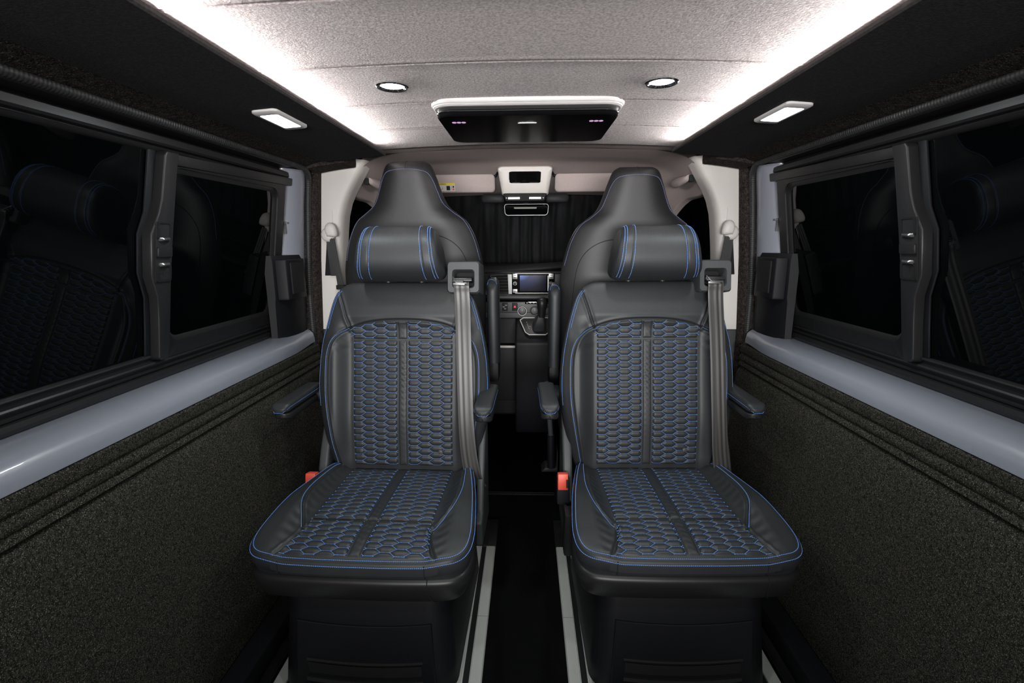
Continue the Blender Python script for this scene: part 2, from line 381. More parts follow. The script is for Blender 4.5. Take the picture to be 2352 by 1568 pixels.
    for x in np.linspace(-.9995, .9995, 221)*hx:
        u = abs(x)/hx; k = (1-u**9)**.42*.35+.65
        k -= .018*seam_dent(x)
        o = []
        for a in np.linspace(0, 2*math.pi, 81)[:-1]:
            ca, sa = math.cos(a), math.sin(a); p = 2/2.4
            o.append(BP(x*(1-.11*sa)+.008, .683+k*.084*np.sign(sa)*abs(sa)**p, .035+k*.078*np.sign(ca)*abs(ca)**p))
        rings.append(o)
    mb.loft(rings); hr = mb.build('headrest', 'leather', root, angle=60)
    def hsurf(x, a):
        x = np.asarray(x, float); a = np.asarray(a, float); u = np.clip(np.abs(x)/hx, 0, .9995); k = (1-u**9)**.42*.35+.65
        ca, sa = np.cos(a), np.sin(a); p = 2/2.4
        return BP(x*(1-.11*sa)+.008, .683+k*.084*np.sign(sa)*np.abs(sa)**p, .035+k*.078*np.sign(ca)*np.abs(ca)**p)
    for q in (-.110, -.1025, -.0765, .0765, .1025, .110):
        st = MB(); stitch_line(st, hsurf, [(q, a) for a in np.linspace(-1.25, 2.2, 60)], pitch=.0043, ln=.0031, wd=.0014, off=.0003)
        st.build('stitching', 'thread', hr, smooth=False)
    pf = MB()                                  # faint chevron perforation
    for i in range(12):
        for j in range(5):
            for k in range(7):
                x = -.066+i*.012+(k-3)*.0011*(1 if (i//2) % 2 else -1); a = .1+j*.005+k*.075+(.12 if (i % 2) else 0)
                c0 = hsurf(np.array([x]), np.array([a]))[0]; nn = np.cross(hsurf(np.array([x]), np.array([a+.01]))[0]-c0, np.array([1., 0, 0])); nn /= np.linalg.norm(nn)
                if nn[1] > 0: nn = -nn
                if j in (0, 2): dash(pf, c0-np.array([.0004, 0, 0]), c0+np.array([.0004, 0, 0]), nn, .0008, .00025)
    pf.build('perforation', 'seam', hr, smooth=False)
    for x in (-.055, .055):
        mb = MB(); mb.tube([BP(x, .56, -.045), BP(x, .66, -.01)], .007, 12); mb.build('headrest_post', 'steel', root)
    # ---- cushion
    half = [(.215, .02), (.237, -.08), (.256, -.19), (.268, -.29), (.2720, -.35), (.266, -.395), (.245, -.422), (.203, -.434), (.10, -.4395), (0, -.4405)]
    side = cr(half, 14); ci = 6*14-7     # index of the corner
    sideR = side[:ci+1]; fr = side[ci:]
    full = np.concatenate([side, side[::-1][1:]*np.array([-1, 1])])      # right-back .. front .. left-back
    def resample(P, t):
        seg = np.linalg.norm(np.diff(P, axis=0), axis=1); cu = np.concatenate([[0], np.cumsum(seg)])/seg.sum()
        return np.stack([np.interp(t, cu, P[:, 0]), np.interp(t, cu, P[:, 1])], -1)
    frfull = np.concatenate([fr[::-1][::-1]*1.0, (fr[::-1][1:])*np.array([-1, 1])])[::-1]     # left corner .. right corner
    n1, n2 = 320, 290
    uu = np.linspace(0, 1, n1); vv = np.linspace(0, 1, n2)
    B = np.stack([-.215+.43*uu, np.full(n1, .02)], -1); Fr = resample(frfull, uu); R = resample(sideR, vv); Lf = R*np.array([-1, 1])
    u3, v3 = uu[None, :, None], vv[:, None, None]
    G2 = (1-v3)*B[None]+v3*Fr[None]+(1-u3)*Lf[:, None]+u3*R[:, None]-((1-u3)*(1-v3)*B[0]+u3*(1-v3)*B[-1]+(1-u3)*v3*Fr[0]+u3*v3*Fr[-1])
    CS = [cr([(sg*.200, .0), (sg*.210, -.09), (sg*.215, -.17), (sg*.208, -.24), (sg*.185, -.295), (sg*.166, -.335)]) for sg in (-1, 1)]
    FS = [cr([(sg*.163, -.325), (sg*.170, -.37), (sg*.183, -.405), (sg*.196, -.434)]) for sg in (-1, 1)]
    def cz(x, y, grooves=True):
        x, y = np.asarray(x, float), np.asarray(y, float)
        z = .447+.030*sstep(np.abs(x), .165, .225)*(1-.75*sstep(-y, .20, .42))-.010*sstep(-y, .36, .46)+.004*np.exp(-((y+.25)/.12)**2)*(np.abs(x) < 1)
        z = z-.010*np.exp(-((y-.02)/.03)**2)
        b = polydist(x, y, full[::4]); z = z-.007*np.exp(-b/.006); bf = 1-np.exp(-b/.010)
        if grooves:
            for L in CS+FS:
                r = polydist(x, y, L[::4]); z = z+bf*(-.0045*np.exp(-(r/.003)**2)+.0015*np.exp(-((r-.008)/.005)**2))
            r = np.abs(y+.295); z = z-.006*np.exp(-(r/.004)**2)*(np.abs(x) < .165)
            ph = np.sin((y+.05*np.abs(x))*210+2.5*np.sin(np.abs(x)*45)); z = z+.0007*ph*np.exp(-((np.abs(x)-.195)/.018)**2)*sstep(-y, .02, .1)
        return z
    def csurf(x, y): x, y = np.broadcast_arrays(np.asarray(x, float), np.asarray(y, float)); return np.stack([x, y, cz(x, y)], -1)
    top = csurf(G2[..., 0], G2[..., 1]); mb = MB(); mb.grid(top)
    cu = mb.build('seat_cushion', 'leather', root, angle=180)
    per = resample(full, np.linspace(0, 1, 260)); zt = cz(per[:, 0], per[:, 1])
    tn = np.gradient(per, axis=0); nrm = np.stack([tn[:, 1], -tn[:, 0]], -1); nrm /= np.linalg.norm(nrm, axis=1)[:, None]
    if nrm[130, 1] > 0: nrm = -nrm
    def ring(off, z): q = per+nrm*off; return np.stack([q[:, 0], q[:, 1], z+0*q[:, 0]], -1)
    mb = MB(); rr = [ring(-.001, zt-.002), ring(.0005, zt+.0), ring(.003, zt-.003), ring(.0045, zt-.012), ring(.0045, zt-.03), ring(.001, zt*.35+.65*.40-.008), ring(-.004, .388), ring(-.05, .383)]
    mb.loft(rr, cap=False); bd = mb.build('cushion_border', 'leather', root, angle=60)
    # vertical seams of the border
    for x in (-.183, .172):
        sm = MB(); i = int(np.argmin(np.abs(per[:, 0]-x)+(per[:, 1] > -.3)*9)); p = per[i]; q = nrm[i]
        sm.tube([(p[0]+q[0]*o, p[1]+q[1]*o, z) for o, z in ((.0030, zt[i]-.003), (.0046, zt[i]-.012), (.0048, zt[i]-.03), (.0016, zt[i]*.35+.252), (-.0035, .389))], .0012, 6)
        sm.build('border_seam', 'seam', bd)
    st = MB()
    inner = per-nrm*.0042
    stitch_line(st, csurf, inner[::-1] if True else inner, pitch=.0046, ln=.0034, wd=.0015, h=.001, off=.0004)
    st.build('edge_stitching', 'thread', cu, smooth=False); st = MB()
    q = per+nrm*.0042; z2 = zt-.0075; P3 = np.stack([q[:, 0], q[:, 1], z2], -1); seg = np.linalg.norm(np.diff(P3, axis=0), axis=1); cu2 = np.concatenate([[0], np.cumsum(seg)]); N2 = int(cu2[-1]/.0046)
    def at3(s): return np.array([np.interp(s, cu2, P3[:, k]) for k in range(3)])
    for k in range(N2):
        s0 = (k+.5)*cu2[-1]/N2; i = int(np.interp(s0, cu2, np.arange(len(per)))); nn = np.array([nrm[i, 0], nrm[i, 1], .25]); nn /= np.linalg.norm(nn)
        dash(st, at3(s0-.0017)+nn*.0006, at3(s0+.0017)+nn*.0006, nn, .0015, .001)
    st.build('edge_stitching', 'thread', bd, smooth=False)
    for k, sg in enumerate((-1, 1)):
        st = MB(); L = CS[k].copy(); L[:, 0] += sg*.0055; stitch_line(st, csurf, L if sg < 0 else L[::-1], wd=.0014, h=.0009)
        st.build('bolster_stitching', 'thread', cu, smooth=False)
    ZN = np.array([0, 0, 1.])
    c = lambda a: (lambda v: np.full(np.shape(v), a)+0.)
    yl, yh = (lambda x: np.full(np.shape(x), -.2925)), (lambda x: np.full(np.shape(x), .012))
    fl, fh = (lambda x: -.4305+.010*np.clip((np.abs(x)-.12)/.08, 0, 1)**2), (lambda x: np.full(np.shape(x), -.2975))
    cz0 = lambda x, y: csurf(x, y)
    for sg in (-1, 1):
        xi, xo = sg*.0165, sg*.1615; x0, x1 = (c(xi), c(xo)) if sg > 0 else (c(xo), c(xi)); gx = sg*.0345
        pm = panel(root, 'quilted_seat_panel', cz0, ZN, x0, x1, yl, yh, gx, -.28)
        bot = lambda x, y: csurf(x, y)+ZN*.0017
        st = MB(); quilt_stitches(st, bot, min(xi, xo), max(xi, xo), -.2925, .012, lambda x, y: min(xi, xo)+.001 < x < max(xi, xo)-.001 and -.290 < y < .01, gx, -.28)
        st.build('stitching', 'thread', pm, smooth=False)
        x0, x1 = (c(xi), lambda v: .162+.024*(1-v)**1.5) if sg > 0 else (lambda v: -.162-.024*(1-v)**1.5, c(xi))
        pm = panel(root, 'quilted_front_panel', cz0, ZN, x0, x1, fl, fh, gx, -.28-.007)
        st = MB(); quilt_stitches(st, bot, sg*.1 - .1, sg*.1+.1, -.4305, -.2975, lambda x, y: abs(x) > .0185 and abs(x) < .160+.024*min(1, max(0, (-y-.2975)/.133))**1.5 and -.4285 < y < -.300, gx, -.287)
        st.build('stitching', 'thread', pm, smooth=False)
    panel(root, 'centre_strip', cz0, ZN, c(-.0150), c(.0150), yl, yh, 0, 0, quilt=False)
    panel(root, 'centre_strip', cz0, ZN, c(-.0160), c(.0160), lambda x: np.full(np.shape(x), -.4305), fh, 0, 0, quilt=False)
    # ---- plastic valance under the cushion
    mb = MB()
    mb.loft([ring(-.03, .392), ring(-.004, .3905), ring(.0035, .385), ring(.006, .376), ring(.003, .360), ring(-.004, .342), ring(-.012, .322), ring(-.026, .311), ring(-.07, .307)])
    va = mb.build('valance', 'satin', root, angle=50)
    sm = MB(); i = int(np.argmin(np.abs(per[:, 0]-.175)+(per[:, 1] > -.3)*9)); p = per[i]; q = nrm[i]
    sm.tube([(p[0]+q[0]*o+dx, p[1]+q[1]*o, z) for o, z, dx in ((-.001, .3905, 0), (.0045, .385, 0), (.0065, .376, 0), (.0035, .360, 0), (-.0035, .342, .003), (-.0115, .322, .010), (-.025, .3105, .018))], .0012, 6)
    sm.build('valance_seam', 'seam', va)
    # ---- plinth with drawer
    def pring(wd, y0, y1, z, r=.055):
        a = rrect(2*wd, y1-y0, r, 8, 0, (y0+y1)/2); return [(x, y, z) for x, y in a]
    mb = MB(); mb.loft([pring(.205, -.385, .12, .325), pring(.210, -.392, .12, .30), pring(.217, -.400, .12, .20), pring(.226, -.410, .12, .09), pring(.230, -.414, .12, .04), pring(.222, -.405, .12, .024), pring(.20, -.38, .12, .022)])
    mb.build('plinth', 'dullplastic', root, angle=50)
    def zarc(z, x, w=.17, sag=.012): return z-sag*(1-(x/w)**2)
    mb = MB(); xs = np.linspace(-.172, .172, 33); yf = lambda z: -.4000-(.235-z)*.075
    outl = [(x, zarc(.235, x)) for x in xs]+[(x*1.06, .040) for x in xs[::-1]]
    mb.loft([[(x, yf(z)+.012, z) for x, z in outl], [(x, yf(z)-.001, z) for x, z in outl], [(x*.985, yf(z)-.003, z*.985+.002) for x, z in outl]])
    dr = mb.build('drawer', 'dullplastic', root, angle=25)
    mb = MB()                                  # pull: an upper lip and a lower scoop with painted shade between
    for z0, th, dep in ((.130, .010, .004), (.075, .016, .007)):
        rings = []
        for x in np.linspace(-.150, .150, 31):
            zc = zarc(z0, x, .15, .010); y = yf(zc)-.003
            rings.append([(x, y+.004, zc-th/2), (x, y-dep*.6, zc-th/2), (x, y-dep, zc), (x, y-dep*.6, zc+th/2), (x, y+.004, zc+th/2)])
        mb.loft(rings)
    mb.build('drawer_pull', 'satin', dr, angle=35)
    mb = MB(); rings = []
    for x in np.linspace(-.146, .146, 31):
        zc = zarc(.103, x, .15, .010); y = yf(zc)-.0032; rings.append([(x, y, zc-.02), (x, y-.0006, zc-.02), (x, y-.0006, zc+.02), (x, y, zc+.02)])
    mb.loft(rings); mb.build('pull_recess_shade', 'seam', dr)  # flat dark strip on the drawer face, shade of the recess painted
    # ---- side frame plates, buckle, belt
    def plate(x0, x1, prof): m = MB(); m.prism(prof, 'x', x0, x1); return m
    prof = [(-.10, .325), (-.06, .34), (-.035, .42), (.0, .50), (.055, .60), (.075, .645), (.10, .645), (.105, .50), (.10, .34), (.10, .24), (-.09, .24)]
    plate(.243, .266, prof).build('side_frame', 'greyplastic', root, bevel=.008, seg=3)
    plate(-.272, -.242, prof).build('side_frame', 'greyplastic', root, bevel=.008, seg=3)
    mb = MB(); mb.box((-.274, -.045, .398), (.040, .045, .085), Matrix.Rotation(-.15, 3, 'X')); bk = mb.build('buckle_housing', 'dullplastic', root, bevel=.006)
    mb = MB(); mb.box((-.276, -.058, .433), (.032, .028, .050), Matrix.Rotation(-.2, 3, 'X')); mb.build('release_button', 'red', bk, bevel=.004, label='red release button')
    mb = MB(); mb.box((-.263, -.0725, .431), (.007, .004, .026), Matrix.Rotation(-.2, 3, 'X')); mb.build('buckle_slot', 'seam', bk, bevel=.001)
    mb = MB(); mb.box((-.262, -.12, .30), (.03, .05, .15), Matrix.Rotation(.1, 3, 'X')); mb.build('recline_lever', 'satin', root, bevel=.008)
    # belt outlet
    mb = MB()
    def brect(x0, x1, s0, s1, d, r=.008): return [tuple(BP(x, s, d)) for x, s in rrect(x1-x0, s1-s0, r, 4, (x0+x1)/2, (s0+s1)/2)]
    # hooded housing with an open mouth: ring lofted outside then inside
    mb.loft([brect(.150, .252, .560, .662, -.07), brect(.150, .252, .562, .662, .030, .010), brect(.153, .249, .566, .658, .036, .010), brect(.166, .236, .578, .636, .036, .010), brect(.170, .232, .582, .632, .028, .010), brect(.172, .230, .584, .630, -.02, .010)])
    ho = mb.build('belt_housing', 'greyplastic', root, angle=35, bevel=0)
    mb = MB(); mb.loft([brect(.172, .230, .584, .630, -.012, .010), brect(.172, .230, .584, .630, -.016, .010)]); mb.build('housing_mouth_shade', 'seam', ho)  # dark sheet deep in the mouth, shade put into its colour
    mb = MB(); mb.box(BP(.198, .602, .030), (.062, .030, .010), Matrix.Rotation(-.3, 3, 'X')); mb.box(BP(.186, .598, .046), (.036, .012, .006), Matrix.Rotation(-.3, 3, 'X'))
    tg = mb.build('belt_guide', 'satin', ho, bevel=.003)
    mb = MB(); mb.box(BP(.190, .590, .052), (.036, .004, .007)); mb.tube([BP(.170, .612, .042), BP(.180, .594, .054), BP(.214, .592, .054)], .0022, 8); mb.build('belt_tongue', 'steel', ho, bevel=.001)
    path = [(.197, .606, .010), (.197, .598, .042), (.197, .585, .050), (.198, .56, .046), (.200, .52, .045), (.203, .44, .050), (.206, .35, .054), (.209, .25, .056), (.213, .15, .056), (.220, .06, .05), (.232, -.01, .04), (.246, -.05, .02)]
    pc = cr([p for p in path], 8); rings = []; uvs = []
    W = .0235
    for i, p in enumerate(pc):
        r0 = []
        for k, t in enumerate(np.linspace(-1, 1, 17)):
            w_ = W*(1+.10*sstep(.2-p[1], 0, .25)); r0.append(BP(p[0]+t*w_, p[1], p[2]+.0004*math.cos(t*9))); uvs.append(((t+1)/2, i/len(pc)))
        for t in np.linspace(1, -1, 17):
            r0.append(BP(p[0]+t*W*(1+.10*sstep(.2-p[1], 0, .25)), p[1], p[2]-.0014)); uvs.append(((t+1)/2, i/len(pc)))
        rings.append(r0)
    mb = MB(); mb.loft(rings); mb.build('seat_belt', 'web', root, angle=60, uv=uvs)
    # ---- armrests
    def armrest(xc, sgn):
        y0, y1 = -.125, .105
        def arring(y, kx, zt, zb):
            pts = []
            for a in np.linspace(0, 2*math.pi, 41)[:-1]:
                ca, sa = math.cos(a), math.sin(a); p = .5
                pts.append((xc+.0275*kx*np.sign(ca)*abs(ca)**p, y, (zt+zb)/2+(zt-zb)/2*np.sign(sa)*abs(sa)**p))
            return pts
        def prof(y):
            e = max(0, 1-(y-y0)/.030); return (1-e**3)**.45*.75+.25-.10*e**2, .706-.016*e**3
        ts = np.concatenate([[0, .0006, .002, .004, .007, .011, .016, .022, .03], np.linspace(.045, y1-y0, 12)])
        R1 = []; R2 = []
        for t in ts:
            kx, zt = prof(y0+t); e = max(0, 1-t/.030); zm = .677
            R1.append(arring(y0+t, kx, zt, zm+.001+.004*e**3)); R2.append(arring(y0+.006+t*.97, kx*.96, zm-.0005, .652+.010*e**2))
        m = MB(); m.loft(R1); a = m.build('armrest', 'leather', root, angle=60)
        m = MB(); m.loft(R2); m.build('armrest_base', 'satin', a, angle=60)
        # side seam stitches: along both top edges and round the nose
        m = MB(); P3 = []; N3 = []
        for sg in (-1, 1):
            line = []
            for y in np.linspace(y1-.02, y0+.012, 40):
                kx, zt = prof(y); line.append((xc+sg*.0262*kx, y, zt-.0125))
            if sg == -1: L3 = line
            else: L3 = L3+[(xc-.012, y0+.0005, prof(y0)[1]-.010), (xc+.012, y0+.0005, prof(y0)[1]-.010)]+line[::-1]
        L3 = np.array(L3); seg = np.linalg.norm(np.diff(L3, axis=0), axis=1); cu3 = np.concatenate([[0], np.cumsum(seg)]); n = int(cu3[-1]/.0044)
        ctr = np.array([xc, 0, .678])
        for k in range(n):
            s0 = (k+.5)*cu3[-1]/n; f = lambda s: np.array([np.interp(s, cu3, L3[:, j]) for j in range(3)])
            p = f(s0); nn = np.array([(p[0]-xc)/.026, -1.0 if p[1] < y0+.012 else 0, .5]); nn /= np.linalg.norm(nn)
            dash(m, f(s0-.0016)+nn*.0008, f(s0+.0016)+nn*.0008, nn, .0013, .0009)
        m.build('stitching', 'thread', a, smooth=False)
        m = MB(); m.lathe([(.026, 0), (.028, .004), (.028, .03), (.024, .034)], (xc-sgn*.045, y1-.005, .668), (sgn, 0, 0), 28); m.build('armrest_hinge', 'dullplastic', a)
    armrest(-.322, -1); armrest(.276, 1)
    return root

seat = make_seat()
tag(seat, 'black captain seat with blue hexagon quilting, left of the aisle, buckle on window side', 'seat', 'rear facing captain seats')
seat.location = (-.400, 1.42, 0); seat.rotation_euler = (0, 0, math.radians(-1.4))
seat2 = copy_tree(seat)
tag(seat2, 'black captain seat with blue hexagon quilting, right of the aisle, buckle on aisle side')
seat2.location = (.387, 1.445, 0); seat2.rotation_euler = (0, 0, math.radians(1.2))
# =================================================================== THE VAN BODY
Y0, Y1 = -1.45, 1.86            # rear cabin from behind the camera to the B pillars
def cprof(x): return 1.498+.018*(1-(x/.60)**2)
# ceiling: suede covered sheet in panels with folded seams
def ceiling():
    seams = [1.03+.265*k for k in range(-9, 3)]
    yv = sorted(set([Y0, 1.85]+[round(a+d, 4) for a in seams for d in (-.012, -.006, -.003, -.0012, 0, .0012, .003, .006, .012)]+list(np.round(np.linspace(Y0, 1.85, 40), 3))))
    xv = np.linspace(-.62, .62, 61); G = np.zeros((len(yv), len(xv), 3))
    for i, y in enumerate(yv):
        d = min(abs(y-a) for a in seams)
        for j, x in enumerate(xv):
            yy = y-.035*(x/.5)**2*0
            G[i, j] = (x, yy, cprof(x)+.012*math.exp(-(d/.0018)**2)-.0025*math.exp(-((d-.006)/.004)**2))
    T = G.copy(); T[..., 2] = 1.56
    m = MB(); m.grid(G)
    n = len(xv); m.add(T.reshape(-1, 3), [tuple(int(k) for k in f) for f in np.stack([np.arange(len(yv)*n).reshape(len(yv), n)[:-1, :-1], np.arange(len(yv)*n).reshape(len(yv), n)[1:, :-1], np.arange(len(yv)*n).reshape(len(yv), n)[1:, 1:], np.arange(len(yv)*n).reshape(len(yv), n)[:-1, 1:]], -1).reshape(-1, 4)])
    o = m.build('ceiling', 'suede', angle=60, kind='structure')
    # front fold of the sheet
    m = MB(); r = []
    for x in np.linspace(-.575, .575, 41): z = cprof(x); r.append([(x, 1.85, z), (x, 1.872, z-.001), (x, 1.878, z+.004), (x, 1.876, z+.03), (x, 1.85, z+.03)])
    m.loft(r); m.build('ceiling_front_edge', 'suede', o, angle=60)
ceiling()
m = MB(); m.bx(-1.05, 1.05, Y0-.1, 3.3, -.06, 0); m.build('floor', 'floorcarpet', kind='structure', smooth=False)
m = MB(); m.bx(-1.05, 1.05, Y0-.06, Y0, -.02, 1.6); m.build('wall_back', 'darksuede', kind='structure', smooth=False)

def ridge(z, w=.006): return z
for sg, side, num in ((-1, 'left', 1), (1, 'right', 2)):
    def Yp(poly, y0, y1): q = MB(); q.prism([(sg*u, z) for u, z in poly], 'y', y0, y1); return q
    # soffit (boxed roof edge) with its lit lip
    so = empty('trim_'+str(num), kind='structure')
    YS = 1.75
    sof = [(.494, 1.462), (.492, 1.466), (.4935, 1.4725), (.498, 1.474), (.502, 1.468), (.56, 1.466), (.725, 1.460), (.728, 1.448), (.716, 1.4435), (.66, 1.4475), (.57, 1.4545)]
    Yp(sof, Y0, YS).build('boxed_roof_edge', 'darksuede', so, angle=35)
    # carpet band above the door
    cb = [(.70, 1.470), (.70, 1.456), (.735, 1.452), (.765, 1.447), (.796, 1.436), (.806, 1.440), (.806, 1.47)]
    Yp(cb, Y0, 1.93).build('lining_carpet', 'browncarpet', so, angle=50)
    # rounded front end of the carpet band under the soffit
    m = MB(); rings = []
    for t, u in enumerate(np.linspace(.66, .80, 9)):
        zc = 1.462-.020*(t/8)**1.3; rings.append([(sg*u, y, z) for y, z in ((1.80, zc+.02), (1.80, zc-.014), (1.90, zc-.018), (1.925, zc-.012), (1.93, zc), (1.93, zc+.02))])
    m.loft(rings); m.build('lining_end', 'browncarpet', so, angle=60)
    # LED strip lying in the lip
    ls = empty('light_strip', (sg*.525, 0, 1.470), label='warm white LED strip glowing behind the %s roof edge' % side, cat='light strip', group='LED strips along the roof edges')
    m = MB(); m.bx(sg*.002, sg*.004, .35, 1.740, .007, .018); m.build('led_tape', 'led', ls, smooth=False)
    m = MB(); m.bx(sg*.004, sg*.010, .34, 1.742, -.002, .022); m.build('strip_backing', 'white', ls, smooth=False)
    # ribbed door seal: bulb tube with fine ribs, along the roof and down the pillar
    sl = []
    for y in np.linspace(Y0, 1.775, 14): sl.append((.806, y, 1.4315))
    sl += [(.808, 1.81, 1.427), (.814, 1.842, 1.410), (.822, 1.858, 1.380), (.832, 1.862, 1.30), (.846, 1.865, 1.15), (.858, 1.866, .95), (.858, 1.866, .6), (.858, 1.866, .1)]
    P = cr(sl, 10); seg = np.linalg.norm(np.diff(P, axis=0), axis=1); cuS = np.concatenate([[0], np.cumsum(seg)]); n = int(cuS[-1]/.0019)
    q = [tuple(np.array([np.interp(k*cuS[-1]/n, cuS, P[:, j]) for j in range(3)])*np.array([sg, 1, 1])) for k in range(n+1)]
    m = MB(); m.tube(q, [.0105+.0007*math.sin(k*math.pi/2) for k in range(n+1)], 12)
    m.build('door_seal', 'rubber', so, angle=70)
    # dark carpet jamb between seal and pillar
    m = MB(); m.loft([[(sg*a, y, z) for a, y in ((.80+dx, 1.90), (.812+dx, 1.875), (.83+dx, 1.86), (.90+dx, 1.86), (.90+dx, 1.96), (.80+dx, 1.96))] for z, dx in ((0, .045), (.80, .045), (1.10, .028), (1.35, .006), (1.47, -.005))])
    m.build('pillar_carpet', 'browncarpet', so, angle=60)
    # outer skin behind everything, so no gap shows
    Yp([(.99, .0), (1.02, .0), (1.02, .9), (.93, 1.5), (.70, 1.60), (.60, 1.60), (.60, 1.57), (.69, 1.57), (.90, 1.48), (.99, .9)], Y0, 3.2).build('wall_'+side, 'dullplastic', kind='structure')

    # ---------------- sliding door: painted sill, carpeted card, rails
    d = empty('door_'+str(num), kind='structure')
    sill = [(.932, .8265), (.915, .8285), (.885, .827), (.862, .822), (.846, .814), (.836, .803), (.8315, .790), (.831, .775), (.86, .76), (.96, .76), (.96, .8265)]
    # the sill turns up into the door's front edge
    rings = []
    ypts = list(np.linspace(Y0, 1.62, 8))+list(np.linspace(1.66, 1.84, 12))
    for y in ypts:
        t = sstep(np.array(y), 1.62, 1.84)
        rings.append([(sg*(u-.0*t+(.012*t if u < .9 else 0)), y, z+.012*float(t)**2*(1 if z > .80 else .5)) for u, z in sill])
    m = MB(); m.loft(rings); m.build('painted_sill', 'paint', d, angle=60)
    m = MB(); m.loft([[(sg*(u+dx), y, z) for u, y in ((.925, 1.755), (.900, 1.758), (.880, 1.775), (.864, 1.805), (.857, 1.835), (.862, 1.856), (.90, 1.858), (.97, 1.80), (.97, 1.755))] for z, dx in ((.82, .012), (.95, .012), (1.15, -.004), (1.30, -.018), (1.405, -.032), (1.425, -.040))])
    m.build('painted_door_edge', 'paint', d, angle=50)
    def g(zc, w, dep): return [(.8285, zc+w), (.8285+dep*.4, zc+w*.45), (.8285+dep, zc+w*.15), (.8285+dep, zc-w*.15), (.8285+dep*.4, zc-w*.45), (.8285, zc-w)]
    card = [(.86, .772), (.834, .772), (.829, .768)]+[(.8285, .752)]+g(.737, .009, .006)+g(.728-.006, .009, .0)[:0]+[(.8265, .722)]+g(.708, .006, .005)+[(.826, .694)]+g(.683, .009, .0075)+[(.822, .655), (.812, .55), (.800, .35), (.790, .16), (.788, .065), (.86, .065)]
    Yp(card, Y0, 1.845).build('carpeted_door_card', 'carpet', d, angle=35)
    Yp([(.722, .055), (.728, .062), (.788, .064), (.788, .0), (.715, .0)], Y0, 1.84).build('kick_strip', 'dullplastic', d, bevel=.003)
    Yp([(.69, .012), (.695, .018), (.716, .018), (.716, .0), (.69, .0)], Y0, 1.84).build('step_strip', 'satin', d, bevel=.002)
    # pull handle with its tapered dark fairing
    m = MB(); m.loft([[(sg*(u), y, z) for u, y in ((.92, 1.665), (.893+dx*.5, 1.67), (.874+dx*.5, 1.70), (.862+dx*.5, 1.75), (.858+dx*.5, 1.80), (.860+dx*.5, 1.836), (.87, 1.844), (.92, 1.842))] for z, dx in ((.812, .016), (.86, .012), (.955, .006), (.972, 0), (1.10, -.002), (1.122, .004))])
    ph = m.build('handle_fairing', 'dullplastic', d, angle=40)
    m = MB(); m.loft([[(sg*u, y, z) for u, y in ((.885, 1.672), (.848, 1.678), (.840, 1.70), (.838, 1.79), (.845, 1.812), (.885, 1.815))] for z in (.962, .966, .975, 1.10, 1.108, 1.112)][1:5])
    m.build('pull_handle', 'dullplastic', ph, bevel=.004, seg=2)
    m = MB(); m.bx(sg*.8368, sg*.846, 1.694, 1.782, .985, 1.098); m.build('handle_hollow_shade', 'seam', ph, bevel=.008)  # dark block standing slightly proud, painted as shade inside the handle
    for z in (1.03, 1.22):
        m = MB(); m.bx(sg*(.908-(z-.9)*.10), sg*(.914-(z-.9)*.10), 1.756, 1.766, z-.022, z+.022); m.bx(sg*(.900-(z-.9)*.10), sg*(.908-(z-.9)*.10), 1.758, 1.772, z+.014, z+.020)
        m.build('edge_clip', 'steel', d, smooth=False)
    Yp([(.944, .8255), (.936, .829), (.931, .838), (.934, .848), (.940, .8495), (.96, .85), (.96, .8255)], Y0, 1.70).build('lower_sill_trim', 'satin', d, angle=30)
    rail = [(.958, .850), (.940, .852), (.938, .856), (.948, .860), (.948, .866), (.938, .868), (.9355, .8715), (.938, .875), (.950, .878), (.950, .884), (.942, .886), (.940, .889), (.943, .892), (.953, .894), (.953, .900), (.965, .902), (.965, .850)]
    Yp(rail, Y0, 1.74).build('lower_window_rail', 'plastic', d, angle=35)
    rail2 = [(.872, 1.377), (.864, 1.380), (.859, 1.384), (.861, 1.387), (.872, 1.389), (.872, 1.3915), (.856, 1.3925), (.8515, 1.397), (.8515, 1.411), (.856, 1.4145), (.875, 1.418), (.875, 1.424), (.840, 1.428), (.836, 1.432), (.836, 1.45), (.92, 1.45), (.92, 1.377)]
    Yp(rail2, Y0, 1.80).build('upper_window_rail', 'plastic', d, angle=35)

    # ---------------- the window: fixed rear pane, divider, sliding pane
    wn = empty('window_'+str(num), kind='structure')
    def gp(y, z, off=0.0):          # point on the leaning glass plane, off = towards the cabin
        return (sg*(.951-(z-.895)*.1630-off), y, z)
    def slab(poly, o0, o1, mbx=None): q = mbx or MB(); q.loft([[gp(y, z, o0) for y, z in poly], [gp(y, z, o1) for y, z in poly]]); return q
    slab([(Y0, .893), (1.76, .893), (1.76, 1.384), (Y0, 1.384)], -.006, -.001).build('window_glass', 'glass', wn, smooth=False)
    def frame(outer, inner, o0, o1): q = MB(); q.loft([[gp(y, z, o0) for y, z in outer], [gp(y, z, o1) for y, z in outer], [gp(y, z, o1-.001) for y, z in inner], [gp(y, z, o0) for y, z in inner], [gp(y, z, o0) for y, z in outer]], cap=False); return q
    # outer rubber of the rear pane
    fr_o = [(1.126, .893), (1.126, .96), (1.124, 1.04), (1.104, 1.10), (1.104, 1.19), (1.124, 1.24), (1.136, 1.382), (1.160, 1.382), (1.160, .893)]
    slab(fr_o, 0, .006).build('divider_rubber', 'dullplastic', wn, bevel=.003)
    # divider post with the stepped grip
    dv = [(1.150, .878), (1.143, .884), (1.141, .98), (1.137, 1.04), (1.118, 1.09), (1.116, 1.19), (1.137, 1.235), (1.148, 1.27), (1.158, 1.372), (1.164, 1.380), (1.205, 1.380), (1.198, 1.345), (1.186, 1.19), (1.180, 1.09), (1.178, .93), (1.172, .878)]
    slab(dv, .002, .030).build('divider_post', 'plastic', wn, bevel=.004, seg=3)
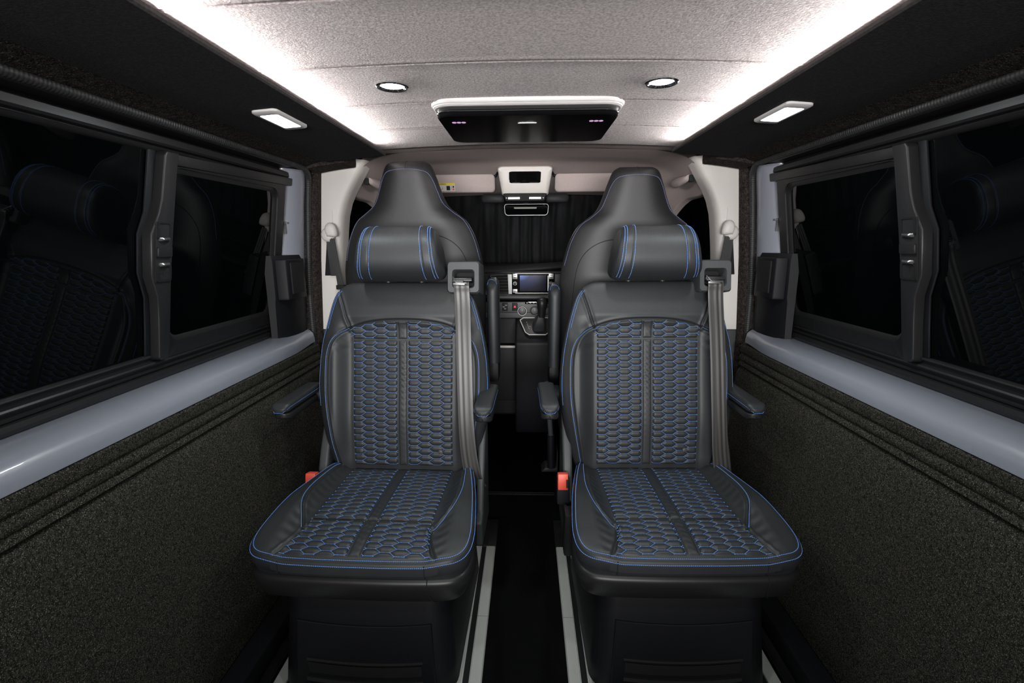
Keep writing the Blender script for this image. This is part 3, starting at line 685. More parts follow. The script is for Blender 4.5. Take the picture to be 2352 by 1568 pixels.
    # sliding frame: rounded rectangle ring
    out = rrect(1.752-1.178, 1.378-.874, .014, 5, (1.752+1.178)/2, (1.378+.874)/2)
    inn = rrect(1.690-1.205, 1.338-.927, .030, 5, (1.690+1.205)/2, (1.338+.927)/2)
    mid = rrect(1.704-1.192, 1.350-.914, .034, 5, (1.704+1.192)/2, (1.350+.914)/2)
    q = MB(); q.loft([[gp(y, z, o) for y, z in L] for L, o in ((out, .0), (out, .016), (rrect(.562, .492, .014, 5, 1.465, 1.126), .020), (mid, .018), (mid, .013), (rrect(.496, .422, .03, 5, 1.448, 1.1325), .010), (inn, .004), (inn, .0))], cap=False)
    q.build('sliding_frame', 'satin', wn, angle=28)
    slab([(1.20, .90), (1.72, .90), (1.72, 1.36), (1.20, 1.36)], .001, .004).build('sliding_glass', 'glass', wn, smooth=False)
    slab([(1.195, 1.378), (1.785, 1.393), (1.785, 1.366), (1.195, 1.352)], .005, .026).build('upper_guide', 'plastic', wn, bevel=.005)
    # latch: recessed strip with two finger grips
    slab([(1.124, 1.075), (1.176, 1.075), (1.180, 1.218), (1.126, 1.218)], .030, .0315).build('latch_plate', 'seam', wn, bevel=.001)
    for z0, flip in ((1.198, 1), (1.096, -1)):
        q = MB()
        fo = rrect(.046, .040, .005, 4, 1.152, z0); fi = rrect(.036, .031, .004, 4, 1.152, z0)
        q.loft([[gp(y, z, o) for y, z in L] for L, o in ((fo, .031), (fo, .034), (fi, .034), (fi, .0318))], cap=False)
        lt = q.build('latch_cup', 'satin', wn, angle=30)
        slab(rrect(.036, .031, .004, 4, 1.152, z0), .0312, .0316).build('cup_hollow_shade', 'seam', lt)  # thin dark sheet, shade at the cup's bottom put into colour
        q = MB(); q.loft([[gp(1.135+.034*t, z0-flip*.021+dz, .034+.010*math.sin(math.pi*t)*k) for dz, k in ((-.004, .4), (0, 1), (.004, .4))]+[gp(1.135+.034*t, z0-flip*.021+dz, .031) for dz in (.004, -.004)] for t in np.linspace(0, 1, 9)])
        q.build('finger_grip', 'steel', lt)
    slab(rrect(.046, .024, .003, 3, 1.151, 1.147), .030, .037).build('latch_block', 'plastic', wn, bevel=.001)
    slab([(1.149, 1.090), (1.155, 1.090), (1.155, 1.098), (1.159, 1.098), (1.152, 1.106), (1.145, 1.098), (1.149, 1.098)], .0317, .0322).build('latch_arrow', 'seam', wn, smooth=False)

    # ---------------- B pillar
    bp = empty('trim_'+str(num+2), kind='structure')
    yb = 1.93
    inner = [(.620, 1.478), (.640, 1.452), (.668, 1.405), (.695, 1.362), (.716, 1.32), (.731, 1.27), (.740, 1.21), (.748, 1.14), (.757, 1.04), (.768, .93), (.772, .815)]
    outer = [(.880, .815), (.872, .93), (.856, 1.08), (.838, 1.22), (.818, 1.36), (.802, 1.447), (.775, 1.4475), (.74, 1.449), (.715, 1.4515), (.698, 1.4575), (.685, 1.468), (.675, 1.482)]
    n = 60
    I = cr(inner, 8); 
    ring = lambda y, off: [(sg*(u-(off if i < len(inner) else 0)), y, z) for i, (u, z) in enumerate(inner+outer)]
    m = MB(); m.loft([ring(yb+.09, .0), ring(yb+.04, -.0), ring(yb+.012, -.004), ring(yb+.003, -.012), ring(yb, -.020)])
    pl = m.build('upper_pillar_trim', 'beige', bp, angle=60)
    m = MB(); m.prism([(sg*u, z) for u, z in ((.775, .813), (.880, .813), (.884, .60), (.885, .0), (.79, .0), (.780, .6))], 'y', yb+.002, yb+.09)
    m.build('lower_pillar_trim', 'greyplastic', bp, bevel=.006)
    m = MB(); m.prism([(sg*u, z) for u, z in ((.766, 1.20), (.796, 1.20), (.818, 1.035), (.783, 1.035))], 'y', yb-.003, yb+.02); m.build('belt_slot', 'seam', pl, bevel=.003)
    m = MB(); m.prism([(sg*u, z) for u, z in ((.768, 1.29), (.774, 1.29), (.776, 1.235), (.769, 1.235))], 'y', yb-.003, yb+.005); m.build('height_slot', 'white', pl, smooth=False)
    # front belt on the pillar
    fb = empty('front_seat_belt', (sg*.776, yb-.02, 1.20), label='black seat belt on cream anchor on the %s pillar' % side, cat='seat belt', group='front belts on the B pillars')
    m = MB(); m.lathe([(.0, .014), (.018, .012), (.026, .006), (.028, 0), (.026, -.012), (0, -.013)], (sg*.008, 0, -.004), (0, -1, 0), 28); m.build('anchor_ring', 'beige', fb)
    m = MB(); cap = [(-.017, -.016), (.018, -.018), (.024, .0), (.016, .026), (-.004, .036), (-.020, .024), (-.023, .004)]
    m.loft([[(-sg*u*k-sg*.010, y, z*k+.006) for u, z in cr(cap+cap[:1], 5)[:-1]] for k, y in ((1, -.008), (1, -.016), (.85, -.024), (.5, -.029))]); m.build('anchor_cap', 'beige', fb, angle=70)
    for a, b, w_, dy in (((-.010, -.018), (-.030, -.205), .013, -.014), ((.008, -.018), (.000, -.165), .011, .002)):
        m = MB(); k = 3 if dy < 0 else 1
        for i in range(k):
            o = (i-1)*.008 if k == 3 else 0; wd = .0036 if k == 3 else w_
            m.loft([[(sg*(x+o*f+s_*wd), dy+t+(.002*i), z) for s_, t in ((-1, 0), (1, 0), (1, .0016), (-1, .0016))] for x, z, f in ((a[0], a[1], .8), ((a[0]+b[0])/2, (a[1]+b[1])/2, .9), (b[0], b[1], 1.1))])
        m.build('belt_strap', 'plastic', fb, smooth=False)
    m = MB(); m.bx(sg*-.050, sg*-.015, -.022, -.002, -.218, -.200); m.build('belt_stopper', 'seam', fb, bevel=.003)

# ---------------- lamps in the soffits
for sg, side in ((-1, 'left'), (1, 'right')):
    R = Matrix.Rotation(sg*math.radians(4.5)*1, 3, 'Y')
    lp = empty('roof_lamp', (sg*.580, 1.195, 1.4525), label='lit rectangular lamp with pale frame in the dark %s roof edge' % side, cat='lamp', group='rectangular lamps in the roof edges')
    lp.rotation_euler = (0, -sg*math.radians(-4.2), 0)
    fr = rrect(.058, .165, .012, 5); fi = rrect(.042, .118, .006, 5)
    m = MB(); m.loft([[(x, y, z) for x, y in L] for L, z in ((fr, .004), (fr, -.003), (rrect(.052, .155, .010, 5), -.0055), (fi, -.0055), (fi, .0))], cap=False); m.build('lamp_frame', 'white', lp, angle=40)
    m = MB(); m.loft([[(x, y, z) for x, y in fi] for z in (-.002, -.0046)]); m.build('lamp_lens', 'lamp', lp, smooth=False)
    area_light('roof_lamp_glow', (sg*.575, 1.195, 1.440), .04, 1.2, (.93, .98, 1), (0, -sg*.07, 0), sy=.11)

# ---------------- downlights
DL = [(-.303, 1.160), (.296, 1.160), (-.283, .33), (.285, .33)]  # last two are out of view, added for more light
for i, (x, y) in enumerate(DL):
    if i < 2: k = dict(label='round lit ceiling downlight %s of the black roof screen' % ('left' if x < 0 else 'right'), cat='downlight', group='round ceiling downlights')
    else: k = dict(label='unseen ceiling downlight added to brighten the rear of the cabin', cat='downlight', group='added ceiling downlights behind the viewer')
    dl = empty('downlight', (x, y, cprof(x)), **k)
    m = MB(); m.lathe([(.0365, .002), (.0365, -.0035), (.034, -.0055), (.030, -.005), (.026, .001), (.026, .004)], n=40); m.build('downlight_rim', 'chrome', dl)
    m = MB(); m.lathe([(.0, -.0025), (.012, -.0028), (.0255, -.001), (.0255, .003)], n=40); m.build('downlight_lens', 'spot', dl)
    area_light('downlight_beam', (x, y, cprof(x)-.008), .05, SPOT_W, (.92, 1, .99), spread=math.radians(150))

# ---------------- flip-down roof screen
rs = empty('roof_screen', (0, 1.28, 1.50), label='folded black flip-down screen with white frame on the suede ceiling', cat='screen')
m = MB()
def sr(w, y0, y1, r, z): return [(x, y, z) for x, y in rrect(w, y1-y0, r, 8, 0, (y0+y1)/2)]
m.loft([sr(.494, -.006, .40, .055, .022), sr(.494, -.006, .40, .055, .008), sr(.490, -.004, .40, .053, .005), sr(.487, -.0025, .40, .052, .0045), sr(.484, -.001, .40, .051, .0015), sr(.481, .0005, .40, .050, .0008), sr(.477, .002, .40, .049, -.001)]); m.build('screen_frame', 'framewhite', rs, angle=35)
m = MB(); m.loft([sr(.468, .010, .385, .045, -.0005), sr(.462, .014, .38, .045, -.007)]); m.build('screen_hinge_housing', 'plastic', rs, angle=35)
m = MB(); m.loft([sr(.458, .020, .352, .038, -.006), sr(.466, .016, .356, .042, -.008), sr(.466, .016, .356, .042, -.018), sr(.461, .019, .354, .040, -.0215)])
sc = m.build('screen_lid', 'lid', rs, angle=30)
def arc(cx, cy, r, a0, a1, z): return [(cx+r*math.cos(math.radians(a)), cy+r*math.sin(math.radians(a)), z) for a in np.linspace(a0, a1, 9)]
m = MB()
L = [(-.2335, .33, -.010)]+arc(-.191, .058, .0425, 180, 270, -.010)+arc(.191, .058, .0425, 270, 360, -.010)+[(.2335, .33, -.010)]
m.tube(L, .0016, 8); m.build('screen_edge_strip', 'chrome', sc)
m = MB(); m.box((.0, .095, -.0222), (.052, .005, .002)); m.build('release_catch', 'chrome', sc, bevel=.0006)
for sx in (-1, 1):
    lg = MB()
    for k in range(3): lg.ellipsoid((sx*.182+(k-1)*.0125, .085, -.0218), (.0062, .007, .0012), 6)
    lg.build('courtesy_light', 'purple', sc)

# ---------------- floor rails
for sg, u, nm in ((-1, .165, 'inner left'), (1, .157, 'inner right'), (-1, .640, 'outer left'), (1, .640, 'outer right')):
    fr = empty('floor_rail', (sg*u, 0, 0), label={'inner left': 'silver twin floor rail left of the aisle', 'inner right': 'silver twin floor rail right of the aisle', 'outer left': 'silver floor rail at the window side of the left seat', 'outer right': 'silver floor rail at the window side of the right seat'}[nm], cat='floor rail', group='aluminium seat rails in the floor')
    for s2 in (-1, 1):
        m = MB(); m.prism([(s2*.0085, 0), (s2*.0085, .008), (s2*.012, .010), (s2*.0125, .008), (s2*.016, .0085), (s2*.041, .0085), (s2*.044, .004), (s2*.044, 0)], 'y', -1.2, 1.30); m.build('rail_strip', 'silver', fr, angle=20)
        m = MB(); m.prism([(s2*.0085, 0), (s2*.0085, .008), (s2*.012, .010), (s2*.0125, .008), (s2*.016, .0085), (s2*.041, .0085), (s2*.044, .004), (s2*.044, 0)], 'y', 1.302, 1.655); m.build('rail_strip', 'silver', fr, angle=20)
    m = MB(); m.bx(-.0085, .0085, -1.2, 1.655, 0, .002); m.build('rail_channel', 'seam', fr, smooth=False)
    m = MB(); m.bx(-.046, .046, 1.656, 1.84, 0, .0075); ec = m.build('rail_end_cover', 'plastic', fr, bevel=.002)
    m = MB(); m.bx(-.014, .014, 1.665, 1.825, .0072, .0085); m.build('cover_groove', 'seam', ec, bevel=.0005)
m = MB(); m.bx(-.19, .13, 2.052, 2.060, 0, .008); m.bx(-.19, .13, 2.066, 2.072, 0, .008); tag(m.build('threshold_strip', 'satin', bevel=.001), 'thin dark metal threshold strip across the aisle floor', 'threshold strip')
# =================================================================== THE CAB
# headliner: one continuous cloth shell: flat roof, then down to the windscreen and the sides
def headliner():
    G = []; yv = np.concatenate([np.linspace(1.95, 2.25, 12), np.linspace(2.30, 2.62, 12)])
    for y in yv:
        f = sstep(np.array(y), 2.20, 2.62); zc = 1.520-.008*min(1, (y-1.82)/.3)-.105*float(f)**1.2
        sec = []
        hw_ = .60-.03*float(f)
        half = [(0, zc), (.2, zc-.002), (.40, zc-.008), (.52, zc-.016), (hw_, zc-.036), (hw_+.05, zc-.070), (hw_+.085, zc-.115), (hw_+.098, zc-.150-.03*float(f)), (hw_+.104, zc-.165-.04*float(f)), (hw_+.13, zc-.17-.04*float(f))]
        c = cr(half, 5); sec = [(-x, y, z) for x, z in c[::-1]]+[(x, y, z) for x, z in c[1:]]
        G.append(sec)
    m = MB(); G = np.array(G); m.grid(G); T = G.copy(); T[..., 2] += .02; T[..., 0] *= 1.02; m.grid(T, True); m.loft([[(x, y, z) for x, z in ((-.72, 1.475), (-.60, 1.50), (-.3, 1.516), (0, 1.520), (.3, 1.516), (.60, 1.50), (.72, 1.475), (.72, 1.53), (-.72, 1.53))] for y in (1.83, 1.96)])
    return m.build('ceiling_front', 'headliner', angle=60, kind='structure')
hl = headliner()
# sun visors
for sx, side in ((-1, 'left'), (1, 'right')):
    x0, x1 = (-.60, -.150) if sx < 0 else (.128, .60)
    v = empty('sun_visor', ((x0+x1)/2, 2.33, 1.43), label='beige sun visor %s of the overhead console' % side+(' with a warning label' if sx < 0 else ''), cat='sun visor', group='sun visors')
    w_ = x1-x0; sl = .06
    def vr(k, y, dz=0): return [(x*k if False else x, y-(z+.035)*sl*6*0+(.035-z)*.25, z) for x, z in rrect(w_-.01*k, .078-.01*k, .018, 6)]
    m = MB(); m.loft([vr(1, -.002), vr(0, -.006), vr(0, -.016), vr(1, -.020)]); vo = m.build('visor_pad', 'headliner', v, angle=60)
    m = MB(); m.tube([(-sx*(w_/2-.02), .01, .030), (-sx*(w_/2+.004), .004, .034), (-sx*(w_/2+.012), .02, .05)], .006, 10); m.build('visor_pivot', 'dullplastic', v)
    if sx < 0:
        st = empty('x'); bpy.data.objects.remove(st)
        cx = -.372-(x0+x1)/2
        def lab(dx0, dx1, z0, z1, nm, mt, o=.0222, par=None):
            q = MB(); q.loft([[(cx+dx, -o-e+(.035-z)*.25, z) for dx, z in ((dx0, z0), (dx1, z0), (dx1, z1), (dx0, z1))] for e in (0, .0006)]); return q.build(nm, mt, par or vo, smooth=False)
        lb = lab(-.055, .036, -.033, .003, 'warning_label', 'paper')
        lab(-.055, .036, -.006, .003, 'label_header', 'yellow', .0226)
        lab(-.004, .013, -.029, -.010, 'label_pictogram', 'seam', .0228).scale = (1, 1, 1)
        lab(.019, .022, -.029, -.010, 'label_pictogram', 'icon', .0228)
        lab(.025, .032, -.018, -.010, 'label_pictogram', 'seam', .0228)
        lab(.025, .032, -.029, -.021, 'label_pictogram', 'red', .0228)
        q = MB()
        for k in range(12): a = k*math.pi/6; dash(q, (cx-.030+.008*math.cos(a), -.0232+(.035+.02)*.25, -.019+.007*math.sin(a)), (cx-.030+.008*math.cos(a+.5), -.0232+(.035+.02)*.25, -.019+.007*math.sin(a+.5)), (0, -1, 0), .0025, .0004)
        q.build('label_pictogram', 'red', vo, smooth=False)
        fc = bpy.data.curves.new('t', 'FONT'); fc.body = 'AIRBAG'; fc.size = .0088; fc.extrude = .0002; fo = bpy.data.objects.new('t', fc); COL.objects.link(fo)
        bpy.context.view_layer.update(); me = bpy.data.meshes.new_from_object(fo); bpy.data.objects.remove(fo)
        to = bpy.data.objects.new('label_text', me); COL.objects.link(to); me.materials.clear(); me.materials.append(MT['seam']); to.parent = vo
        to.rotation_euler = (math.radians(90), 0, 0); to.location = (cx-.036, -.0234+.035*.25, -.0050)
# overhead console
oc = empty('overhead_console', (-.010, 2.24, 1.44), label='beige overhead console with black button panel and two lit reading lights', cat='console')
def ocr(wt, wb, z0, z1, y, r=.012, tilt=.30):
    o = []
    for a, b in rrect(1, 1, .10, 5):
        t = b+.5; w_ = wb+(wt-wb)*t; z = z0+(z1-z0)*t; o.append((a*w_, y+(.06-z)*tilt*0+(z1-z)*tilt, z))
    return o
m = MB(); m.loft([ocr(.250, .215, -.075, .058, .08), ocr(.250, .205, -.074, .056, .01), ocr(.240, .198, -.068, .050, 0), ocr(.206, .176, -.058, .032, -.002)]); ob = m.build('console_body', 'beige', oc, angle=40)
m = MB(); m.loft([ocr(.143, .138, -.018, .030, .001), ocr(.143, .138, -.018, .030, -.0045), ocr(.137, .132, -.016, .028, -.006)]); bpn = m.build('button_panel', 'gloss', oc, angle=30)
for x in (-.055, -.019, .017, .053):
    m = MB(); m.loft([[(x+a, -.0058+(.032-z)*.30+e, z) for a, z in rrect(.032, .030, .003, 3, 0, .009)] for e in (0, -.0022)]); m.build('console_button', 'gloss', bpn, bevel=0)
m = MB(); m.loft([ocr(.200, .182, -.098, -.060, .060), ocr(.200, .182, -.097, -.060, .022), ocr(.19, .174, -.093, -.064, .016)]); lb = m.build('light_unit', 'dullplastic', oc, angle=35)
for x in (-.050, .046):
    m = MB(); m.box((x, .0225, -.082), (.052, .012, .0065)); m.build('reading_light', 'reading', lb, smooth=False)
for x in (-.085, .083):
    m = MB(); m.ellipsoid((x, .0205, -.081), (.003, .003, .003), 6); m.build('light_switch', 'white', lb)
for sx in (-1, 1):
    m = MB(); m.loft([[(sx*x-.0, .07, z) for x, z in rrect(.105, .040, .018, 5, .148, -.080)], [(sx*x, .045, z) for x, z in rrect(.105, .040, .018, 5, .148, -.080)], [(sx*x, .040, z) for x, z in rrect(.090, .028, .013, 5, .148, -.080)]]); m.build('sensor_cover', 'dullplastic', oc, angle=40)
area_light('reading_glow', (-.01, 2.22, 1.34), .12, .5, (1, .96, .88))
# rear view mirror
rm = empty('rear_view_mirror', (-.004, 2.44, 1.318), label='black rear view mirror with thin bright edge hanging before the curtained windscreen', cat='mirror')
def mr(w_, h, y): return [(x*(1-.05*(z/.03)*.6*-1 if False else 1)*(1+.06*z/.03*.5), y, z) for x, z in rrect(w_, h, .014, 6)]
m = MB(); m.loft([mr(.16, .03, .030), mr(.215, .056, .012), mr(.218, .058, .002), mr(.213, .053, -.003)]); m.build('mirror_shell', 'gloss', rm, angle=50)
m = MB(); m.loft([mr(.208, .048, -.0028), mr(.208, .048, -.0040)]); m.build('mirror_glass', 'glass', rm, smooth=False)
m = MB(); L = mr(.213, .053, -.0032); m.tube(L+[L[0]], .0011, 6); m.build('mirror_edge', 'steel', rm)
m = MB(); m.loft([[(x, y, z) for x, y in rrect(a, b, .01, 4)] for z, a, b in ((.028, .030, .024), (.050, .045, .035), (.075, .06, .05))]); m.build('mirror_stem', 'dullplastic', rm, angle=50)
# grab handles on the side rails
for sg, side in ((-1, 'left'), (1, 'right')):
    gh = empty('grab_handle', (sg*.655, 2.14, 1.415), label='beige grab handle folded over the %s cab door' % side, cat='handle', group='cab grab handles')
    m = MB(); rings = []
    for t in np.linspace(0, 1, 21):
        y = -.10+.20*t; b = math.sin(math.pi*t)**.6; rings.append([(-sg*(.006+.016*b)+sg*.012*math.cos(a), y, -.01*b+.020*(.5+.5*b)*math.sin(a)) for a in np.linspace(0, 2*math.pi, 15)[:-1]])
    m.loft(rings); m.build('handle_grip', 'headliner', gh, angle=60)
    for y in (-.098, .098):
        m = MB(); m.box((sg*.004, y, -.004), (.02, .022, .026)); m.build('handle_mount', 'seam', gh, bevel=.004)
# windscreen with a pleated black curtain
m = MB(); m.loft([[(x, 2.95-.0*(z-1.0), z) for x, z in ((-.95, .9), (.95, .9), (.80, 1.50), (-.80, 1.50))], [(x, 2.96, z) for x, z in ((-.95, .9), (.95, .9), (.80, 1.50), (-.80, 1.50))]]); tag(m.build('window_3', 'glass', smooth=False), kind='structure')
xs = np.linspace(-.82, .82, 500); zs = np.linspace(.90, 1.475, 24); G = np.zeros((24, 500, 3))
for i, z in enumerate(zs):
    ph = xs*62+2.2*np.sin(xs*9)+.6*np.sin(z*7); G[i, :, 0] = xs; G[i, :, 1] = 2.80-(z-.95)*.18+.014*np.sin(ph)+.005*np.sin(ph*2.3+z*3)-.08*(np.abs(xs)/.8)**2; G[i, :, 2] = z+.004*np.sin(ph)
m = MB(); m.grid(G); Gb = G.copy(); Gb[..., 1] += .003; m.grid(Gb, True)
tag(m.build('windscreen_curtain', 'curtain', angle=180), 'black pleated curtain covering the windscreen behind the mirror', 'curtain')
# cab doors: dark window and trim on both sides
for sg, side, n in ((-1, 'left', 3), (1, 'right', 4)):
    d = empty('door_'+str(n), kind='structure')
    m = MB(); m.prism([(sg*u, z) for u, z in ((.885, .88), (.78, 1.44), (.79, 1.44), (.895, .88))], 'y', 2.0, 2.95); m.build('cab_window', 'glass', d, smooth=False)
    m = MB(); m.prism([(sg*u, z) for u, z in ((.84, .02), (.82, .5), (.80, .80), (.83, .88), (.90, .88), (.90, .02))], 'y', 2.0, 2.95); m.build('cab_door_panel', 'dullplastic', d, bevel=.01)
    m = MB(); m.tube([(sg*.70, 2.40, 1.34), (sg*.78, 2.62, 1.16), (sg*.85, 2.78, .95)], [.022, .03, .034], 12); m.build('windscreen_pillar', 'dullplastic', d)

# ---------------- dashboard
db = empty('dashboard', (0, 2.30, 0), label='black van dashboard with grey trim lines behind the aisle', cat='dashboard')
def sec(pts, x0, x1, nm, mt, bevel=.006, rz=0):
    m = MB(); m.prism(pts, 'x', x0, x1); return m.build(nm, mt, db, bevel=bevel, seg=3)
sec([(.0, 1.040), (-.02, 1.034), (-.033, 1.026), (-.03, 1.019), (.02, 1.016), (.34, 1.016), (.36, 1.05)], -.86, .86, 'top_pad', 'satin')
m = MB(); m.loft([[(x, y, z) for y, z in ((-.034+k, 1.032+dz), (-.040+k, 1.028+dz), (-.038+k, 1.022+dz), (.02+k, 1.022+dz), (.1+k, 1.045+dz))] for x, k, dz in ((-.30, .0, -.004), (-.1, 0, .004), (.2, .0, .024), (.45, 0, .04))]); m.build('top_ledge', 'plastic', db, angle=40)
sec([(-.010, 1.02), (-.015, .90), (.2, .90), (.2, 1.02)], -.86, .86, 'centre_fascia', 'dullplastic', .003)
m = MB(); rings = []
for x, dx in ((-.86, .0), (-.20, .0), (-.165, 0), (.5, 0), (.86, 0)):
    zc = .908 if x > -.18 else .93 if x > -.3 else .93; rings.append([(x, y, z+zc) for y, z in ((-.020, -.010), (-.045, -.012), (-.060, -.003), (-.058, .006), (-.040, .012), (-.015, .010))])
m.loft(rings); m.build('shelf_trim', 'greyplastic', db, angle=50)
sec([(-.02, .888), (-.03, .885), (-.03, .812), (.2, .80), (.2, .888)], -.30, .34, 'climate_fascia', 'plastic', .004)
sec([(-.035, .835), (-.037, .832), (-.037, .808), (-.02, .806), (-.02, .835)], -.29, .33, 'lower_trim', 'greyplastic', .002)
# air vent
m = MB(); m.tube([(-.086, -.018, .918), (-.150, -.019, .918), (-.176, -.018, .935), (-.192, -.018, .965), (-.172, -.018, 1.008), (-.086, -.018, 1.016)], .0022, 8); av = m.build('vent_frame', 'steel', db)
m = MB(); m.bx(-.186, -.088, -.014, -.010, .922, 1.012); m.build('vent_hollow_shade', 'seam', av)  # dark plate behind the slats, painted as shade inside the vent
for z in (.932, .946, .960, .974, .988, 1.001):
    m = MB(); m.box((-.136, -.022, z), (.090, .014, .0035), Matrix.Rotation(.25, 3, 'X')); m.build('vent_slat', 'satin', av, bevel=.001)
for a, b in ((-.098, -.092), ):
    m = MB(); m.prism([(-.088, .921), (-.064, .921), (-.070, 1.014), (-.092, 1.014)], 'y', -.021, -.012); m.build('silver_panel', 'silver', db, bevel=.001)
m = MB(); m.prism([(.131, .921), (.160, .921), (.160, 1.014), (.131, 1.014)], 'y', -.021, -.012); m.build('right_panel', 'greyplastic', db, bevel=.001)
# switches, knobs
for x, nm in ((-.105, 'parking_switch'), (-.058, 'hazard_switch')):
    m = MB(); m.bx(x-.013, x+.013, -.036, -.028, .842, .880); sw = m.build(nm, 'dullplastic', db, bevel=.001)
    if nm == 'hazard_switch': m = MB(); m.prism([(x-.006, .858), (x+.006, .858), (x, .869)], 'y', -.0370, -.0362); m.build('hazard_triangle', 'hazard', sw, smooth=False)
    else:
        for dz, dx in ((.008, .005), (.0, -.006), (-.009, .0)):
            m = MB(); m.bx(x+dx-.005, x+dx+.005, -.0368, -.0362, .861+dz-.002, .861+dz+.002); m.build('switch_symbol', 'icon', sw, smooth=False)
for x in (-.023, .036, .090):
    m = MB(); m.lathe([(.0225, 0), (.0225, .010), (.019, .013), (.014, .0135), (0, .0135)], (x, -.030, .842), (0, -1, 0), 32); kb = m.build('climate_knob', 'satin', db)
    m = MB(); ring_ = [(x+.0205*math.cos(a), -.0425, .842+.0205*math.sin(a)) for a in np.linspace(0, 2*math.pi, 33)]; m.tube(ring_, .0016, 8, cap=False); m.build('knob_ring', 'white' if x < 0 else 'steel', kb)
    m = MB(); m.bx(x-.001, x+.001, -.0440, -.0433, .842, .853); m.build('knob_mark', 'icon', kb, smooth=False)
m = MB(); m.bx(-.010, .100, -.034, -.030, .874, .886); bs = m.build('button_strip', 'gloss', db, bevel=.001)
for k in range(7):
    m = MB(); m.bx(-.004+k*.0155, .005+k*.0155, -.0348, -.0340, .878, .882); m.build('strip_symbol', 'icon', bs, smooth=False)
m = MB(); m.ellipsoid((-.045, -.031, .876), (.002, .001, .002), 6); m.build('indicator_lamp', 'white', db)
# lower console
sec([(.03, .80), (.02, .30), (.3, .20), (.3, .80)], -.30, .34, 'lower_dashboard', 'dullplastic', .01)
m = MB(); m.prism([(-.02, .812), (-.155, .732), (-.172, .715), (-.165, .40), (-.10, .25), (.1, .25), (.1, .812)], 'x', -.055, .135); m.build('centre_console', 'dullplastic', db, bevel=.012, seg=3)
m = MB(); m.bx(-.200, -.055, -.060, .10, .40, .672); m.build('storage_bin', 'dullplastic', db, bevel=.008)
m = MB(); m.bx(-.150, -.050, -.066, -.052, .668, .678); m.build('bin_edge', 'beige', db, bevel=.002)
# radio
rd = empty('car_radio', (.028, 2.2845, .972), label='car radio with glowing blue touch screen and silver edged buttons', cat='radio')
m = MB(); m.loft([[(x, y, z) for x, z in rrect(.200, .104, .004, 4)] for y in (.0, -.010)]+[[(x, -.0125, z) for x, z in rrect(.196, .100, .004, 4)]]); rb = m.build('radio_body', 'gloss', rd, angle=30)
m = MB(); m.loft([[(x, -.0124, z) for x, z in rrect(.124, .076, .002, 3)], [(x, -.0128, z) for x, z in rrect(.124, .076, .002, 3)]])
q = MB(); q.add([(-.062, -.0131, -.037), (.062, -.0131, -.037), (.062, -.0131, .037), (-.062, -.0131, .037), (-.062, -.0125, -.037), (.062, -.0125, -.037), (.062, -.0125, .037), (-.062, -.0125, .037)], [(0, 1, 2, 3), (7, 6, 5, 4), (0, 4, 5, 1), (1, 5, 6, 2), (2, 6, 7, 3), (3, 7, 4, 0)])
q.build('touch_screen', 'screen', rd, smooth=False, uv=[(0, 0), (1, 0), (1, 1), (0, 1)]*2)
for z in (.046, -.046):
    m = MB(); m.box((0, -.0135, z), (.168, .003, .003)); m.build('bright_bar', 'white', rb, smooth=False)
m = MB(); m.box((.0715, -.0135, 0), (.006, .002, .072)); m.build('bright_bar', 'silver', rb, smooth=False)
for sx in (-1, 1):
    for z, h in ((.033, .026), (-.036, .018)):
        m = MB(); m.box((sx*.085, -.0135, z), (.023, .004, h)); b_ = m.build('radio_button', 'steel', rd, bevel=.001)
        for dz in ((.005, -.006) if h > .02 else (0,)):
            m = MB(); m.box((sx*.085, -.0158, z+dz), (.012, .0006, .0028)); m.build('button_mark', 'seam', b_, smooth=False)
    m = MB(); m.lathe([(.0085, 0), (.0085, .008), (.006, .009), (0, .0092)], (sx*.085, -.0125, 0), (0, -1, 0), 24); kb = m.build('radio_knob', 'satin', rd)
    m = MB(); m.tube([(sx*.085+.0078*math.cos(a), -.0205, .0078*math.sin(a)) for a in np.linspace(0, 2*math.pi, 25)], .0008, 6, cap=False); m.build('knob_ring', 'chrome', kb)
# gear lever
gl = empty('gear_lever', (.045, 2.20, .775), label='black gear lever with leather boot in a silver framed surround', cat='gear lever')
GR = np.array(Matrix.Rotation(math.radians(31), 3, 'X'))
def gpt(x, y, z=0): return tuple(GR @ np.array([x, y, z]))
fo = [(-.062, .062), (-.078, .045), (-.052, -.042), (-.036, -.058), (.040, -.058), (.052, -.045), (.056, .062)]; fi = [(x*.93, y*.93+.0) for x, y in fo]
m = MB(); m.loft([[gpt(x, y, -.01) for x, y in fo], [gpt(x, y, .004) for x, y in fo]]); gb = m.build('selector_plate', 'satin', gl, bevel=.003)
m = MB(); m.tube([gpt(x, y, .005) for x, y in fo+fo[:1]], .0026, 8); m.build('plate_frame', 'silver', gl)
for k, (x, y) in enumerate(((-.046, .030), (-.043, .016), (-.041, .006), (-.038, -.004), (-.031, .0), (-.036, -.014))):
    m = MB(); m.ellipsoid(gpt(x, y, .0045), (.0018, .0014, .0014), 5); m.build('gear_mark', 'white', gb)
m = MB(); m.loft([[tuple(np.array(gpt(.008+x, y-.002, .0))*(1-t)+np.array((.020+x*k, -.035+y*k, .075))*t) for x, y in rrect(.058, .066, .012, 4)] for t, k in ((0, 1), (.12, 1.0), (.3, .9), (.5, .66), (.7, .45), (.86, .34), (1, .26))]); m.build('lever_boot', 'leather', gl, angle=50)
m = MB(); m.lathe([(.014, 0), (.017, .02), (.021, .045), (.024, .062), (.022, .078), (.014, .087), (0, .09)], (.020, -.035, .052), (.05, -.05, 1), 28); m.build('lever_knob', 'satin', gl)
